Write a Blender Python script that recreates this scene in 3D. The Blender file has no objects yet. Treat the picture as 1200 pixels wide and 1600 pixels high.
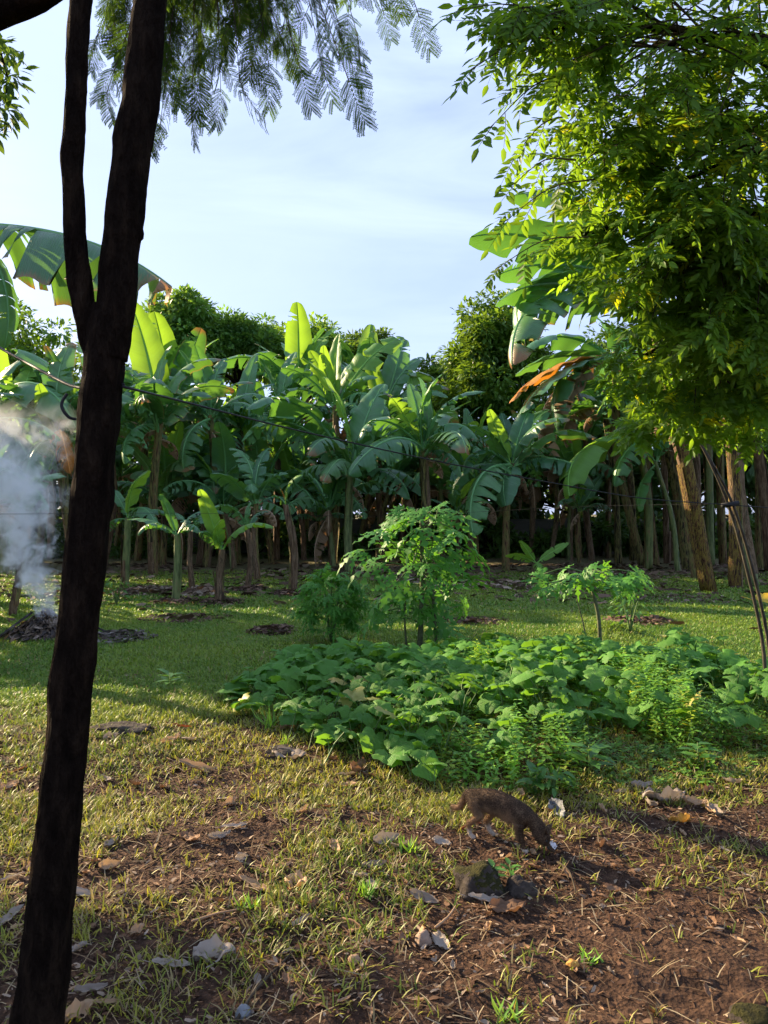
import bpy, math, random
import numpy as np
from mathutils import Vector, Matrix, Euler, noise as mnoise

S = bpy.context.scene
COL = S.collection
R = math.radians
F, H = 1155.0, 1.6            # focal length in photo pixels (1200x1600 frame), eye height

# ------------------------------------------------------------------ camera
cd = bpy.data.cameras.new('camera'); cam = bpy.data.objects.new('camera', cd); COL.objects.link(cam)
cam.location = (0, 0, H); cam.rotation_euler = (R(90), 0, 0)
cd.sensor_fit = 'VERTICAL'; cd.sensor_height = 36; cd.lens = 36 * F / 1600
cd.clip_start = 0.05; cd.clip_end = 1000
S.camera = cam

# ------------------------------------------------------------------ sky, sun, exposure
SUN_AZ, SUN_EL = R(-56), R(22)       # azimuth from +Y towards +X
sun_dir = Vector((math.sin(SUN_AZ) * math.cos(SUN_EL), math.cos(SUN_AZ) * math.cos(SUN_EL), math.sin(SUN_EL)))
w = bpy.data.worlds.new('World'); S.world = w; w.use_nodes = True
nt = w.node_tree; nt.nodes.clear()
def wn(t, **k):
    n = nt.nodes.new(t)
    for a, b in k.items(): setattr(n, a, b)
    return n
sky = wn('ShaderNodeTexSky', sky_type='NISHITA', sun_disc=False, sun_elevation=SUN_EL, sun_rotation=SUN_AZ,
         altitude=50, air_density=1.0, dust_density=1.4, ozone_density=1.2)
bg = wn('ShaderNodeBackground'); out = wn('ShaderNodeOutputWorld')
tc = wn('ShaderNodeTexCoord'); mp = wn('ShaderNodeMapping'); mp.inputs['Scale'].default_value = (1.1, 1.1, 5.0)
nz = wn('ShaderNodeTexNoise'); nz.inputs['Scale'].default_value = 1.6; nz.inputs['Detail'].default_value = 7
nz.inputs['Roughness'].default_value = 0.55; nz.inputs['Distortion'].default_value = 0.6
rp = wn('ShaderNodeValToRGB'); rp.color_ramp.elements[0].position = 0.40; rp.color_ramp.elements[1].position = 0.68
rp.color_ramp.elements[0].color = (0.50, 0.50, 0.50, 1); rp.color_ramp.elements[1].color = (0.95, 0.95, 0.95, 1)
mx = wn('ShaderNodeMix', data_type='RGBA')
mx.inputs[7].default_value = (4.5, 5.5, 8.5, 1)      # thin high veil of cloud over the whole dome
L = nt.links.new
L(tc.outputs['Generated'], mp.inputs['Vector']); L(mp.outputs[0], nz.inputs['Vector']); L(nz.outputs[0], rp.inputs[0])
L(rp.outputs[0], mx.inputs[0]); L(sky.outputs[0], mx.inputs[6]); L(mx.outputs[2], bg.inputs[0]); L(bg.outputs[0], out.inputs[0])
bg.inputs[1].default_value = 0.055
sl = bpy.data.lights.new('sun', 'SUN'); sl.energy = 5.0; sl.angle = R(0.6); sl.color = (1.0, 0.78, 0.50)
so = bpy.data.objects.new('sun', sl); COL.objects.link(so)
so.rotation_euler = (-sun_dir).to_track_quat('-Z', 'Y').to_euler(); so.location = sun_dir * 40
S.view_settings.view_transform = 'Standard'; S.view_settings.look = 'None'
S.view_settings.gamma = 1.0; S.view_settings.use_curve_mapping = False
S.view_settings.exposure = 1.75
S.render.engine = 'CYCLES'
cy = S.cycles
cy.use_denoising = True; cy.max_bounces = 6; cy.diffuse_bounces = 4; cy.glossy_bounces = 2; cy.transmission_bounces = 4
cy.use_adaptive_sampling = True; cy.adaptive_threshold = 0.03
cy.transparent_max_bounces = 8; cy.volume_bounces = 2; cy.caustics_reflective = False; cy.caustics_refractive = False
cy.sample_clamp_indirect = 6.0; cy.volume_step_rate = 2.0; cy.volume_max_steps = 128

# ------------------------------------------------------------------ helpers
rng = np.random.default_rng(7)
rnd = random.Random(11)
def P(px, py, d): return Vector(((px - 600) / F * d, d, H + (800 - py) / F * d))
def vnoise(x, y, sc, seed=0):
    """value noise, vectorised"""
    x = np.asarray(x, float) * sc + seed * 17.13; y = np.asarray(y, float) * sc + seed * 7.7
    xi, yi = np.floor(x).astype(np.int64), np.floor(y).astype(np.int64)
    fx, fy = x - xi, y - yi
    fx = fx * fx * (3 - 2 * fx); fy = fy * fy * (3 - 2 * fy)
    def h(a, b):
        n = (a * 374761393 + b * 668265263 + seed * 1442695) & 0x7fffffff
        n = ((n ^ (n >> 13)) * 1274126177) & 0x7fffffff
        return ((n ^ (n >> 16)) & 0xffff) / 65535.0
    return (h(xi, yi) * (1 - fx) + h(xi + 1, yi) * fx) * (1 - fy) + (h(xi, yi + 1) * (1 - fx) + h(xi + 1, yi + 1) * fx) * fy
def fbm(x, y, sc, seed=0, o=4):
    r = 0; a = 0.5
    for i in range(o):
        r = r + a * vnoise(x, y, sc * 2 ** i, seed + i); a *= 0.5
    return r / (1 - 0.5 ** o)
MOUNDS = []      # x, y, radius, height
def gz(x, y):
    x = np.asarray(x, float); y = np.asarray(y, float)
    near = np.clip(1 - (np.hypot(x, y) - 6) / 6, 0.15, 1)
    z = (fbm(x, y, 0.7, 3) - 0.5) * 0.10 + (fbm(x, y, 4.0, 9, 3) - 0.5) * 0.05 * near
    z = z + np.where(y < 7, (fbm(x, y, 14.0, 21, 3) - 0.5) * 0.028, 0)
    for mx_, my_, r_, h_ in MOUNDS:
        z = z + h_ * np.exp(-((x - mx_) ** 2 + (y - my_) ** 2) / (r_ * r_))
    return z
def G(px, py):
    """ground point seen at a photo pixel"""
    d = H * F / (py - 800); x = (px - 600) / F * d
    for _ in range(3):
        z = float(gz(x, d)); d = (H - z) * F / (py - 800); x = (px - 600) / F * d
    return Vector((x, d, float(gz(x, d))))

def tag(o, label=None, cat=None, group=None, kind=None):
    if label: o['label'] = label
    if cat: o['category'] = cat
    if group: o['group'] = group
    if kind: o['kind'] = kind
    return o
def empty(name, loc, rz=0):
    o = bpy.data.objects.new(name, None); COL.objects.link(o); o.location = loc; o.rotation_euler = (0, 0, rz)
    o.empty_display_size = 0.1
    return o
def link(name, me, parent=None, M=None):
    o = bpy.data.objects.new(name, me); COL.objects.link(o); o.parent = parent
    if M is not None: o.matrix_local = M
    return o
class MB:
    def __init__(s): s.v = []; s.f = []; s.m = []; s.uv = []
    def add(s, vs, fs, mi=0, uvs=None):
        b = len(s.v); s.v += [tuple(p) for p in vs]
        s.uv += list(uvs) if uvs else [(0.0, 0.0)] * len(vs)
        for f in fs: s.f.append([b + i for i in f]); s.m.append(mi)
    def tube(s, pts, rad, n=8, mi=0, cap=True, jit=0.0, seed=0):
        rr = random.Random(seed); pts = [Vector(p) for p in pts]; vs = []; uv = []; k = len(pts)
        if not hasattr(rad, '__len__'): rad = [rad] * k
        up = Vector((0, 0, 1)); prev = None; ln = 0
        for i, p in enumerate(pts):
            t = (pts[min(i + 1, k - 1)] - pts[max(i - 1, 0)]).normalized()
            if prev is None:
                a = up.cross(t)
                if a.length < 1e-3: a = Vector((1, 0, 0)).cross(t)
                a.normalize()
            else:
                a = (prev - t * prev.dot(t)).normalized()
            prev = a; b = t.cross(a)
            if i: ln += (pts[i] - pts[i - 1]).length
            for j in range(n):
                q = 2 * math.pi * j / n; r = rad[i] * (1 + jit * (rr.random() - 0.5))
                vs.append(p + (a * math.cos(q) + b * math.sin(q)) * r); uv.append((j / n, ln))
        fs = [[i * n + j, i * n + (j + 1) % n, (i + 1) * n + (j + 1) % n, (i + 1) * n + j] for i in range(k - 1) for j in range(n)]
        if cap: fs += [list(range(n))[::-1], [(k - 1) * n + j for j in range(n)]]
        s.add(vs, fs, mi, uv)
    def mesh(s, name, mats, smooth=True):
        me = bpy.data.meshes.new(name); me.from_pydata(s.v, [], s.f)
        for m in (mats if isinstance(mats, (list, tuple)) else [mats]): me.materials.append(m)
        me.polygons.foreach_set('material_index', s.m)
        u = me.uv_layers.new(name='UVMap'); li = np.empty(len(me.loops), np.int32); me.loops.foreach_get('vertex_index', li)
        u.data.foreach_set('uv', np.asarray(s.uv, np.float32)[li].ravel())
        if smooth: me.polygons.foreach_set('use_smooth', [True] * len(s.f))
        me.update(); return me
    def build(s, name, mats, parent=None, smooth=True, M=None): return link(name, s.mesh(name, mats, smooth), parent, M)

def spline(pts, n):
    """Catmull-Rom resample"""
    pts = [np.array(p, float) for p in pts]; pts = [2 * pts[0] - pts[1]] + pts + [2 * pts[-1] - pts[-2]]
    o = []; k = len(pts) - 3
    for i in range(n):
        t = i / (n - 1) * k; a = min(int(t), k - 1); t -= a; p0, p1, p2, p3 = pts[a:a + 4]
        o.append(0.5 * (2 * p1 + (p2 - p0) * t + (2 * p0 - 5 * p1 + 4 * p2 - p3) * t * t + (3 * p1 - p0 - 3 * p2 + p3) * t ** 3))
    return o

def frames(f, u):
    f = f / np.linalg.norm(f, axis=1, keepdims=True)
    y = np.cross(u, f); y /= np.linalg.norm(y, axis=1, keepdims=True) + 1e-9
    z = np.cross(f, y)
    return np.stack([f, y, z], axis=2)            # columns x, y, z
def scatter_mesh(name, T, mats, pos, rot, scale, col=None):
    """many copies of a small template merged into one mesh (T = verts, list of faces)"""
    tv, tf = np.asarray(T[0], float), T[1]
    n, k = len(pos), len(tv)
    sc = np.asarray(scale, float)
    if sc.ndim == 1: sc = sc[:, None] * np.ones(3)
    V = np.einsum('nij,nkj->nki', rot, tv[None] * sc[:, None, :]) + pos[:, None, :]
    me = bpy.data.meshes.new(name)
    sizes = np.array([len(f) for f in tf], np.int32); li = np.concatenate([np.array(f, np.int32) for f in tf])
    loops = (li[None] + (np.arange(n, dtype=np.int32) * k)[:, None]).ravel()
    tot = np.tile(sizes, n); start = np.concatenate([[0], np.cumsum(tot)[:-1]]).astype(np.int32)
    me.vertices.add(n * k); me.vertices.foreach_set('co', V.astype(np.float32).ravel())
    me.loops.add(len(loops)); me.loops.foreach_set('vertex_index', loops)
    me.polygons.add(len(tot)); me.polygons.foreach_set('loop_start', start)
    me.update(calc_edges=True); me.validate()
    if col is not None:
        at = me.color_attributes.new('Col', 'FLOAT_COLOR', 'POINT')
        c = np.ones((n * k, 4), np.float32); c[:, :3] = np.repeat(col, k, axis=0)
        at.data.foreach_set('color', c.ravel())
    for m in (mats if isinstance(mats, (list, tuple)) else [mats]): me.materials.append(m)
    me.polygons.foreach_set('use_smooth', np.ones(len(tot), bool))
    return me

# ------------------------------------------------------------------ materials
def mat(name):
    m = bpy.data.materials.new(name); m.use_nodes = True; t = m.node_tree; t.nodes.clear()
    return m, t, (lambda ty, **k: _n(t, ty, k)), t.links.new
def _n(t, ty, k):
    n = t.nodes.new(ty)
    for a, b in k.items():
        if a.startswith('i_'): n.inputs[a[2:].replace('_', ' ')].default_value = b
        else: setattr(n, a, b)
    return n
def ramp(N, stops):
    r = N('ShaderNodeValToRGB'); e = r.color_ramp.elements
    while len(e) < len(stops): e.new(0.5)
    for q, (p, c) in zip(e, stops): q.position = p; q.color = (*c, 1) if len(c) == 3 else c
    return r
def mixc(N, Lk, fac, a, b, mode='MIX'):
    m = N('ShaderNodeMix', data_type='RGBA', blend_type=mode)
    for s, v in ((0, fac), (6, a), (7, b)):
        if hasattr(v, 'links') or hasattr(v, 'is_linked'): Lk(v, m.inputs[s])
        elif isinstance(v, tuple): m.inputs[s].default_value = (*v, 1)
        else: m.inputs[s].default_value = v
    return m.outputs[2]
def math_(N, Lk, op, a, b=None, c=None, clamp=False):
    m = N('ShaderNodeMath', operation=op, use_clamp=clamp)
    for i, v in enumerate((a, b, c)):
        if v is None: continue
        if hasattr(v, 'is_linked'): Lk(v, m.inputs[i])
        else: m.inputs[i].default_value = v
    return m.outputs[0]

def leaf_mat(name, c1, c2, trans, rough=0.45, tmix=0.4, col_attr=False, uvveins=False, brown=None, spec=0.4, nscale=6.0):
    m, t, N, Lk = mat(name)
    oi = N('ShaderNodeObjectInfo'); geo = N('ShaderNodeTexCoord')
    nz = N('ShaderNodeTexNoise', i_Scale=nscale, i_Detail=3.0); Lk(geo.outputs['Object'], nz.inputs['Vector'])
    f = math_(N, Lk, 'ADD', math_(N, Lk, 'MULTIPLY', oi.outputs['Random'], 0.8), math_(N, Lk, 'MULTIPLY', nz.outputs[0], 0.35))
    col = mixc(N, Lk, f, c1, c2)
    tcol = mixc(N, Lk, f, trans, tuple(x * 0.75 for x in trans))
    if col_attr:
        at = N('ShaderNodeAttribute', attribute_name='Col')
        col = mixc(N, Lk, 1.0, col, at.outputs['Color'], 'MULTIPLY'); tcol = mixc(N, Lk, 1.0, tcol, at.outputs['Color'], 'MULTIPLY')
    bs = N('ShaderNodeBsdfPrincipled', i_Roughness=rough); bs.inputs['Specular IOR Level'].default_value = spec
    if uvveins:
        uv = N('ShaderNodeUVMap', uv_map='UVMap'); sx = N('ShaderNodeSeparateXYZ'); Lk(uv.outputs[0], sx.inputs[0])
        au = math_(N, Lk, 'ABSOLUTE', math_(N, Lk, 'SUBTRACT', sx.outputs[0], 0.5))
        rib = math_(N, Lk, 'LESS_THAN', au, 0.018)
        # slanted side veins: fine corrugation across the blade
        ph = math_(N, Lk, 'SUBTRACT', sx.outputs[1], math_(N, Lk, 'MULTIPLY', au, 0.12))
        wv = math_(N, Lk, 'MULTIPLY', math_(N, Lk, 'SINE', math_(N, Lk, 'MULTIPLY', ph, 640.0)), 0.3)
        nb = N('ShaderNodeTexNoise', i_Scale=1.0, i_Detail=2.0)
        cb = N('ShaderNodeCombineXYZ'); Lk(math_(N, Lk, 'MULTIPLY', ph, 34.0), cb.inputs[0]); Lk(math_(N, Lk, 'MULTIPLY', oi.outputs['Random'], 50.0), cb.inputs[1])
        Lk(sx.outputs[0], cb.inputs[2]); Lk(cb.outputs[0], nb.inputs['Vector'])
        band = math_(N, Lk, 'MULTIPLY_ADD', nb.outputs[0], 0.9, 0.55)
        col = mixc(N, Lk, 1.0, col, band, 'MULTIPLY')
        col = mixc(N, Lk, rib, col, tuple(min(1, x * 1.7 + 0.03) for x in c2))
        if brown:
            # dried tip and margin with an irregular edge
            nn = N('ShaderNodeTexNoise', i_Scale=9.0, i_Detail=4.0); Lk(cb.outputs[0], nn.inputs['Vector'])
            e = math_(N, Lk, 'MAXIMUM', math_(N, Lk, 'MULTIPLY', au, 1.84), math_(N, Lk, 'MULTIPLY', sx.outputs[1], 0.97))
            e = math_(N, Lk, 'ADD', e, math_(N, Lk, 'MULTIPLY', math_(N, Lk, 'SUBTRACT', nn.outputs[0], 0.5), 0.22))
            bf = math_(N, Lk, 'MULTIPLY', math_(N, Lk, 'SUBTRACT', e, brown), 14.0, clamp=True)
            col = mixc(N, Lk, bf, col, (0.30, 0.17, 0.07)); tcol = mixc(N, Lk, bf, tcol, (0.35, 0.16, 0.04))
        bp = N('ShaderNodeBump', i_Strength=0.35, i_Distance=0.01); Lk(math_(N, Lk, 'ADD', wv, math_(N, Lk, 'MULTIPLY', nb.outputs[0], 3.0)), bp.inputs['Height'])
        Lk(bp.outputs[0], bs.inputs['Normal'])
    Lk(col, bs.inputs['Base Color'])
    tr = N('ShaderNodeBsdfTranslucent'); Lk(tcol, tr.inputs['Color'])
    ms = N('ShaderNodeMixShader', i_Fac=tmix); Lk(bs.outputs[0], ms.inputs[1]); Lk(tr.outputs[0], ms.inputs[2])
    o = N('ShaderNodeOutputMaterial'); Lk(ms.outputs[0], o.inputs['Surface'])
    return m
def vein_mat(name, c1, c2, trans):
    m, t, N, Lk = mat(name)
    oi = N('ShaderNodeObjectInfo'); geo = N('ShaderNodeTexCoord'); sp = N('ShaderNodeSeparateXYZ'); Lk(geo.outputs['Object'], sp.inputs[0])
    nz = N('ShaderNodeTexNoise', i_Scale=7.0, i_Detail=4.0); Lk(geo.outputs['Object'], nz.inputs['Vector'])
    f = math_(N, Lk, 'ADD', math_(N, Lk, 'MULTIPLY', oi.outputs['Random'], 0.7), math_(N, Lk, 'MULTIPLY', nz.outputs[0], 0.4)); col = mixc(N, Lk, f, c1, c2)
    ang = math_(N, Lk, 'ARCTAN2', sp.outputs[1], sp.outputs[0]); rad = math_(N, Lk, 'SQRT', math_(N, Lk, 'ADD', math_(N, Lk, 'MULTIPLY', sp.outputs[0], sp.outputs[0]), math_(N, Lk, 'MULTIPLY', sp.outputs[1], sp.outputs[1])))
    w_ = math_(N, Lk, 'MULTIPLY', math_(N, Lk, 'ABSOLUTE', math_(N, Lk, 'SINE', math_(N, Lk, 'MULTIPLY', ang, 2.5))), rad)
    vein = math_(N, Lk, 'SUBTRACT', 1.0, math_(N, Lk, 'MULTIPLY', w_, 26.0), clamp=True)
    s2 = math_(N, Lk, 'SINE', math_(N, Lk, 'ADD', math_(N, Lk, 'MULTIPLY', rad, 70.0), math_(N, Lk, 'MULTIPLY', w_, 60.0)))
    col = mixc(N, Lk, math_(N, Lk, 'MULTIPLY', vein, 0.45), col, (0.28, 0.42, 0.14))
    bs = N('ShaderNodeBsdfPrincipled', i_Roughness=0.6); bs.inputs['Specular IOR Level'].default_value = 0.25; Lk(col, bs.inputs['Base Color'])
    bp = N('ShaderNodeBump', i_Strength=0.6, i_Distance=0.006); Lk(math_(N, Lk, 'SUBTRACT', math_(N, Lk, 'MULTIPLY', s2, 0.35), math_(N, Lk, 'MULTIPLY', vein, 1.5)), bp.inputs['Height']); Lk(bp.outputs[0], bs.inputs['Normal'])
    tr = N('ShaderNodeBsdfTranslucent'); Lk(mixc(N, Lk, f, trans, tuple(x * .7 for x in trans)), tr.inputs['Color']); ms = N('ShaderNodeMixShader', i_Fac=0.38); Lk(bs.outputs[0], ms.inputs[1]); Lk(tr.outputs[0], ms.inputs[2])
    o = N('ShaderNodeOutputMaterial'); Lk(ms.outputs[0], o.inputs['Surface']); return m
def rough_mat(name, stops, nscale=5.0, stretch=(1, 1, 1), rough=0.9, bump=0.5, bdist=0.02, detail=8.0, col_attr=False, spec=0.2, rand=0.0):
    m, t, N, Lk = mat(name)
    geo = N('ShaderNodeTexCoord'); mp = N('ShaderNodeMapping'); mp.inputs['Scale'].default_value = stretch
    Lk(geo.outputs['Object'], mp.inputs['Vector'])
    nz = N('ShaderNodeTexNoise', i_Scale=nscale, i_Detail=detail, i_Roughness=0.62); Lk(mp.outputs[0], nz.inputs['Vector'])
    f = nz.outputs[0]
    if rand:
        oi = N('ShaderNodeObjectInfo')
        f = math_(N, Lk, 'ADD', f, math_(N, Lk, 'MULTIPLY', math_(N, Lk, 'SUBTRACT', oi.outputs['Random'], 0.5), rand))
    rp = ramp(N, stops); Lk(f, rp.inputs[0]); col = rp.outputs[0]
    if col_attr:
        at = N('ShaderNodeAttribute', attribute_name='Col'); col = mixc(N, Lk, 1.0, col, at.outputs['Color'], 'MULTIPLY')
    bs = N('ShaderNodeBsdfPrincipled', i_Roughness=rough); bs.inputs['Specular IOR Level'].default_value = spec
    Lk(col, bs.inputs['Base Color'])
    n2 = N('ShaderNodeTexNoise', i_Scale=nscale * 4, i_Detail=6.0); Lk(mp.outputs[0], n2.inputs['Vector'])
    bp = N('ShaderNodeBump', i_Strength=bump, i_Distance=bdist)
    Lk(math_(N, Lk, 'ADD', nz.outputs[0], math_(N, Lk, 'MULTIPLY', n2.outputs[0], 0.5)), bp.inputs['Height']); Lk(bp.outputs[0], bs.inputs['Normal'])
    o = N('ShaderNodeOutputMaterial'); Lk(bs.outputs[0], o.inputs['Surface'])
    return m

M = {}
M['banana'] = leaf_mat('banana leaf', (0.036, 0.128, 0.070), (0.105, 0.27, 0.090), (0.15, 0.36, 0.035), 0.36, 0.34, uvveins=True, brown=0.985, spec=0.6, nscale=1.5)
M['banana_torn'] = leaf_mat('banana leaf dry margin', (0.044, 0.132, 0.070), (0.12, 0.27, 0.090), (0.16, 0.35, 0.035), 0.36, 0.34, uvveins=True, brown=0.86, spec=0.6, nscale=1.5)
M['banana_pale'] = leaf_mat('banana leaf young and sunlit', (0.09, 0.24, 0.045), (0.16, 0.34, 0.06), (0.32, 0.54, 0.03), 0.42, 0.45, uvveins=True, brown=1.2, spec=0.35, nscale=1.5)  # young green; on sunlit leaves the light is put into this colour
M['banana_dead'] = leaf_mat('banana leaf dead', (0.20, 0.12, 0.06), (0.34, 0.24, 0.15), (0.30, 0.15, 0.05), 0.8, 0.25, uvveins=True, spec=0.15, nscale=2.5)
M['banana_orange'] = leaf_mat('banana leaf orange', (0.46, 0.17, 0.03), (0.55, 0.25, 0.05), (0.6, 0.22, 0.02), 0.6, 0.4, uvveins=True, brown=0.93, spec=0.2, nscale=2.5)
M['stem'] = rough_mat('banana stem', [(0.36, (0.03, 0.022, 0.014)), (0.44, (0.10, 0.09, 0.035)), (0.51, (0.20, 0.20, 0.06)), (0.57, (0.22, 0.13, 0.06)), (0.66, (0.05, 0.032, 0.02))], 4.5, (4, 4, 0.6), 0.8, 1.0, 0.05, rand=0.12)
M['stem_brown'] = rough_mat('banana stem dry sheaths', [(0.3, (0.05, 0.03, 0.02)), (0.45, (0.12, 0.075, 0.04)), (0.56, (0.22, 0.15, 0.09)), (0.64, (0.07, 0.05, 0.03)), (0.75, (0.11, 0.10, 0.045))], 5.0, (4, 4, 0.6), 0.9, 1.0, 0.04, rand=0.15)
M['stem_green'] = rough_mat('banana stem green', [(0.3, (0.05, 0.06, 0.025)), (0.44, (0.12, 0.16, 0.055)), (0.56, (0.18, 0.21, 0.075)), (0.66, (0.20, 0.13, 0.07)), (0.78, (0.07, 0.045, 0.03))], 5.0, (3, 3, 0.6), 0.5, 0.4, 0.015, rand=0.12)
M['stem_yellow'] = rough_mat('banana stem yellow', [(0.36, (0.02, 0.011, 0.007)), (0.44, (0.10, 0.05, 0.022)), (0.48, (0.32, 0.22, 0.03)), (0.515, (0.13, 0.12, 0.03)), (0.56, (0.20, 0.085, 0.032)), (0.62, (0.018, 0.011, 0.007))], 5.5, (6, 6, 0.8), 0.7, 1.0, 0.05, rand=0.1)
M['bark'] = rough_mat('bark', [(0.3, (0.006, 0.004, 0.003)), (0.5, (0.015, 0.010, 0.007)), (0.68, (0.034, 0.022, 0.014)), (0.8, (0.06, 0.045, 0.03))], 11.0, (1.8, 1.8, 0.55), 1.0, 1.0, 0.05, spec=0.03)
M['twig'] = rough_mat('twig', [(0.3, (0.03, 0.022, 0.015)), (0.7, (0.09, 0.07, 0.045))], 20.0, (1, 1, 1), 0.9, 0.4, 0.01)
M['green_stalk'] = rough_mat('green stalk', [(0.3, (0.05, 0.10, 0.03)), (0.7, (0.13, 0.20, 0.06))], 20.0, (1, 1, 1), 0.6, 0.2, 0.005)
M['grey_stalk'] = rough_mat('papaya stalk', [(0.3, (0.06, 0.07, 0.03)), (0.7, (0.14, 0.15, 0.08))], 18.0, (1, 1, 2), 0.8, 0.4, 0.01)
M['star'] = leaf_mat('compound leaflet', (0.05, 0.13, 0.015), (0.10, 0.20, 0.02), (0.31, 0.52, 0.02), 0.5, 0.5, col_attr=False, spec=0.25)
M['star_mass'] = leaf_mat('compound leaflet mass', (0.05, 0.13, 0.015), (0.10, 0.20, 0.02), (0.31, 0.52, 0.02), 0.5, 0.5, col_attr=True, spec=0.25)
M['feather'] = leaf_mat('feather leaflet', (0.022, 0.06, 0.012), (0.04, 0.09, 0.015), (0.12, 0.22, 0.02), 0.8, 0.45, spec=0.05)
M['crown'] = leaf_mat('crown leaf', (0.045, 0.10, 0.025), (0.075, 0.15, 0.03), (0.20, 0.32, 0.03), 0.5, 0.35, col_attr=True)
M['papaya'] = leaf_mat('papaya leaf', (0.045, 0.17, 0.025), (0.09, 0.27, 0.035), (0.18, 0.43, 0.03), 0.5, 0.4, spec=0.25)
M['squash'] = vein_mat('squash leaf', (0.04, 0.15, 0.025), (0.14, 0.33, 0.05), (0.24, 0.50, 0.03))
M['squash_yellow'] = leaf_mat('squash leaf yellowed', (0.34, 0.36, 0.08), (0.42, 0.36, 0.10), (0.5, 0.5, 0.05), 0.5, 0.38, nscale=12.0)
M['squash_mass'] = leaf_mat('squash leaf mass', (0.04, 0.15, 0.025), (0.14, 0.33, 0.05), (0.24, 0.50, 0.03), 0.6, 0.38, spec=0.22, col_attr=True, nscale=12.0)
M['herb'] = leaf_mat('herb leaf', (0.11, 0.27, 0.035), (0.18, 0.38, 0.05), (0.34, 0.56, 0.04), 0.5, 0.4, col_attr=True)
M['bush'] = leaf_mat('bush leaf', (0.04, 0.13, 0.025), (0.08, 0.21, 0.04), (0.18, 0.36, 0.03), 0.45, 0.35)
M['grass'] = leaf_mat('grass blade', (0.9, 0.9, 0.9), (1.0, 1.0, 1.0), (1.3, 1.3, 0.8), 0.5, 0.35, col_attr=True, spec=0.3)
M['litter'] = leaf_mat('litter', (0.85, 0.85, 0.85), (1, 1, 1), (0.9, 0.8, 0.6), 0.85, 0.12, col_attr=True, spec=0.15, nscale=30)
M['dry_pale'] = leaf_mat('dry leaf pale', (0.20, 0.16, 0.125), (0.38, 0.32, 0.26), (0.42, 0.32, 0.2), 0.85, 0.15, spec=0.12, nscale=25)
M['dry_tan'] = leaf_mat('dry leaf tan', (0.34, 0.22, 0.13), (0.50, 0.34, 0.20), (0.5, 0.3, 0.12), 0.75, 0.2, spec=0.2, nscale=25)
M['dry_brown'] = leaf_mat('dry leaf brown', (0.13, 0.075, 0.045), (0.27, 0.16, 0.09), (0.3, 0.14, 0.05), 0.75, 0.15, spec=0.2, nscale=25)
M['dry_red'] = leaf_mat('dry leaf red', (0.28, 0.07, 0.03), (0.36, 0.11, 0.04), (0.4, 0.1, 0.03), 0.65, 0.2, spec=0.3, nscale=25)
M['dry_orange'] = leaf_mat('dry leaf orange', (0.55, 0.26, 0.06), (0.62, 0.36, 0.08), (0.7, 0.35, 0.05), 0.65, 0.25, spec=0.3, nscale=25)
M['wire'] = rough_mat('black cable', [(0.3, (0.012, 0.012, 0.013)), (0.7, (0.03, 0.03, 0.03))], 30, (1, 1, 1), 0.6, 0.1, 0.002)
M['concrete'] = rough_mat('old concrete', [(0.25, (0.04, 0.043, 0.036)), (0.5, (0.085, 0.08, 0.06)), (0.75, (0.15, 0.14, 0.11))], 1.2, (1, 1, 0.7), 0.9, 0.5, 0.03)
M['rock'] = rough_mat('rock', [(0.3, (0.015, 0.012, 0.010)), (0.5, (0.045, 0.035, 0.028)), (0.72, (0.11, 0.09, 0.07))], 10, (1, 1, 1), 0.95, 1.0, 0.02)
M['moss'] = rough_mat('moss', [(0.3, (0.012, 0.012, 0.004)), (0.6, (0.045, 0.042, 0.010)), (0.8, (0.10, 0.085, 0.022))], 30, (1, 1, 1), 1.0, 1.0, 0.02)
M['pale_stone'] = rough_mat('pale stone', [(0.3, (0.20, 0.14, 0.10)), (0.7, (0.36, 0.26, 0.19))], 14, (1, 1, 1), 0.9, 0.6, 0.01)
M['ash'] = rough_mat('ash', [(0.3, (0.02, 0.018, 0.018)), (0.55, (0.07, 0.06, 0.055)), (0.75, (0.24, 0.22, 0.21))], 14, (1, 1, 1), 1.0, 1.0, 0.03)
M['wrapper'] = rough_mat('white plastic', [(0.3, (0.62, 0.60, 0.60)), (0.7, (0.8, 0.78, 0.78))], 20, (1, 1, 1), 0.4, 0.3, 0.01, spec=0.5)
M['rag'] = rough_mat('grey plastic', [(0.3, (0.10, 0.11, 0.115)), (0.7, (0.24, 0.25, 0.26))], 20, (1, 1, 1), 0.5, 0.5, 0.01, spec=0.5)
M['bamboo'] = rough_mat('bamboo', [(0.3, (0.02, 0.017, 0.013)), (0.6, (0.075, 0.062, 0.045)), (0.8, (0.18, 0.155, 0.11))], 10, (2, 2, 0.5), 0.7, 0.4, 0.01)
M['yellow_sheet'] = leaf_mat('yellow leaf', (0.62, 0.42, 0.04), (0.7, 0.5, 0.06), (0.7, 0.45, 0.03), 0.6, 0.3, nscale=8)
M['squash_flower'] = leaf_mat('squash flower', (0.75, 0.66, 0.22), (0.8, 0.72, 0.3), (0.8, 0.7, 0.2), 0.6, 0.3)

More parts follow.
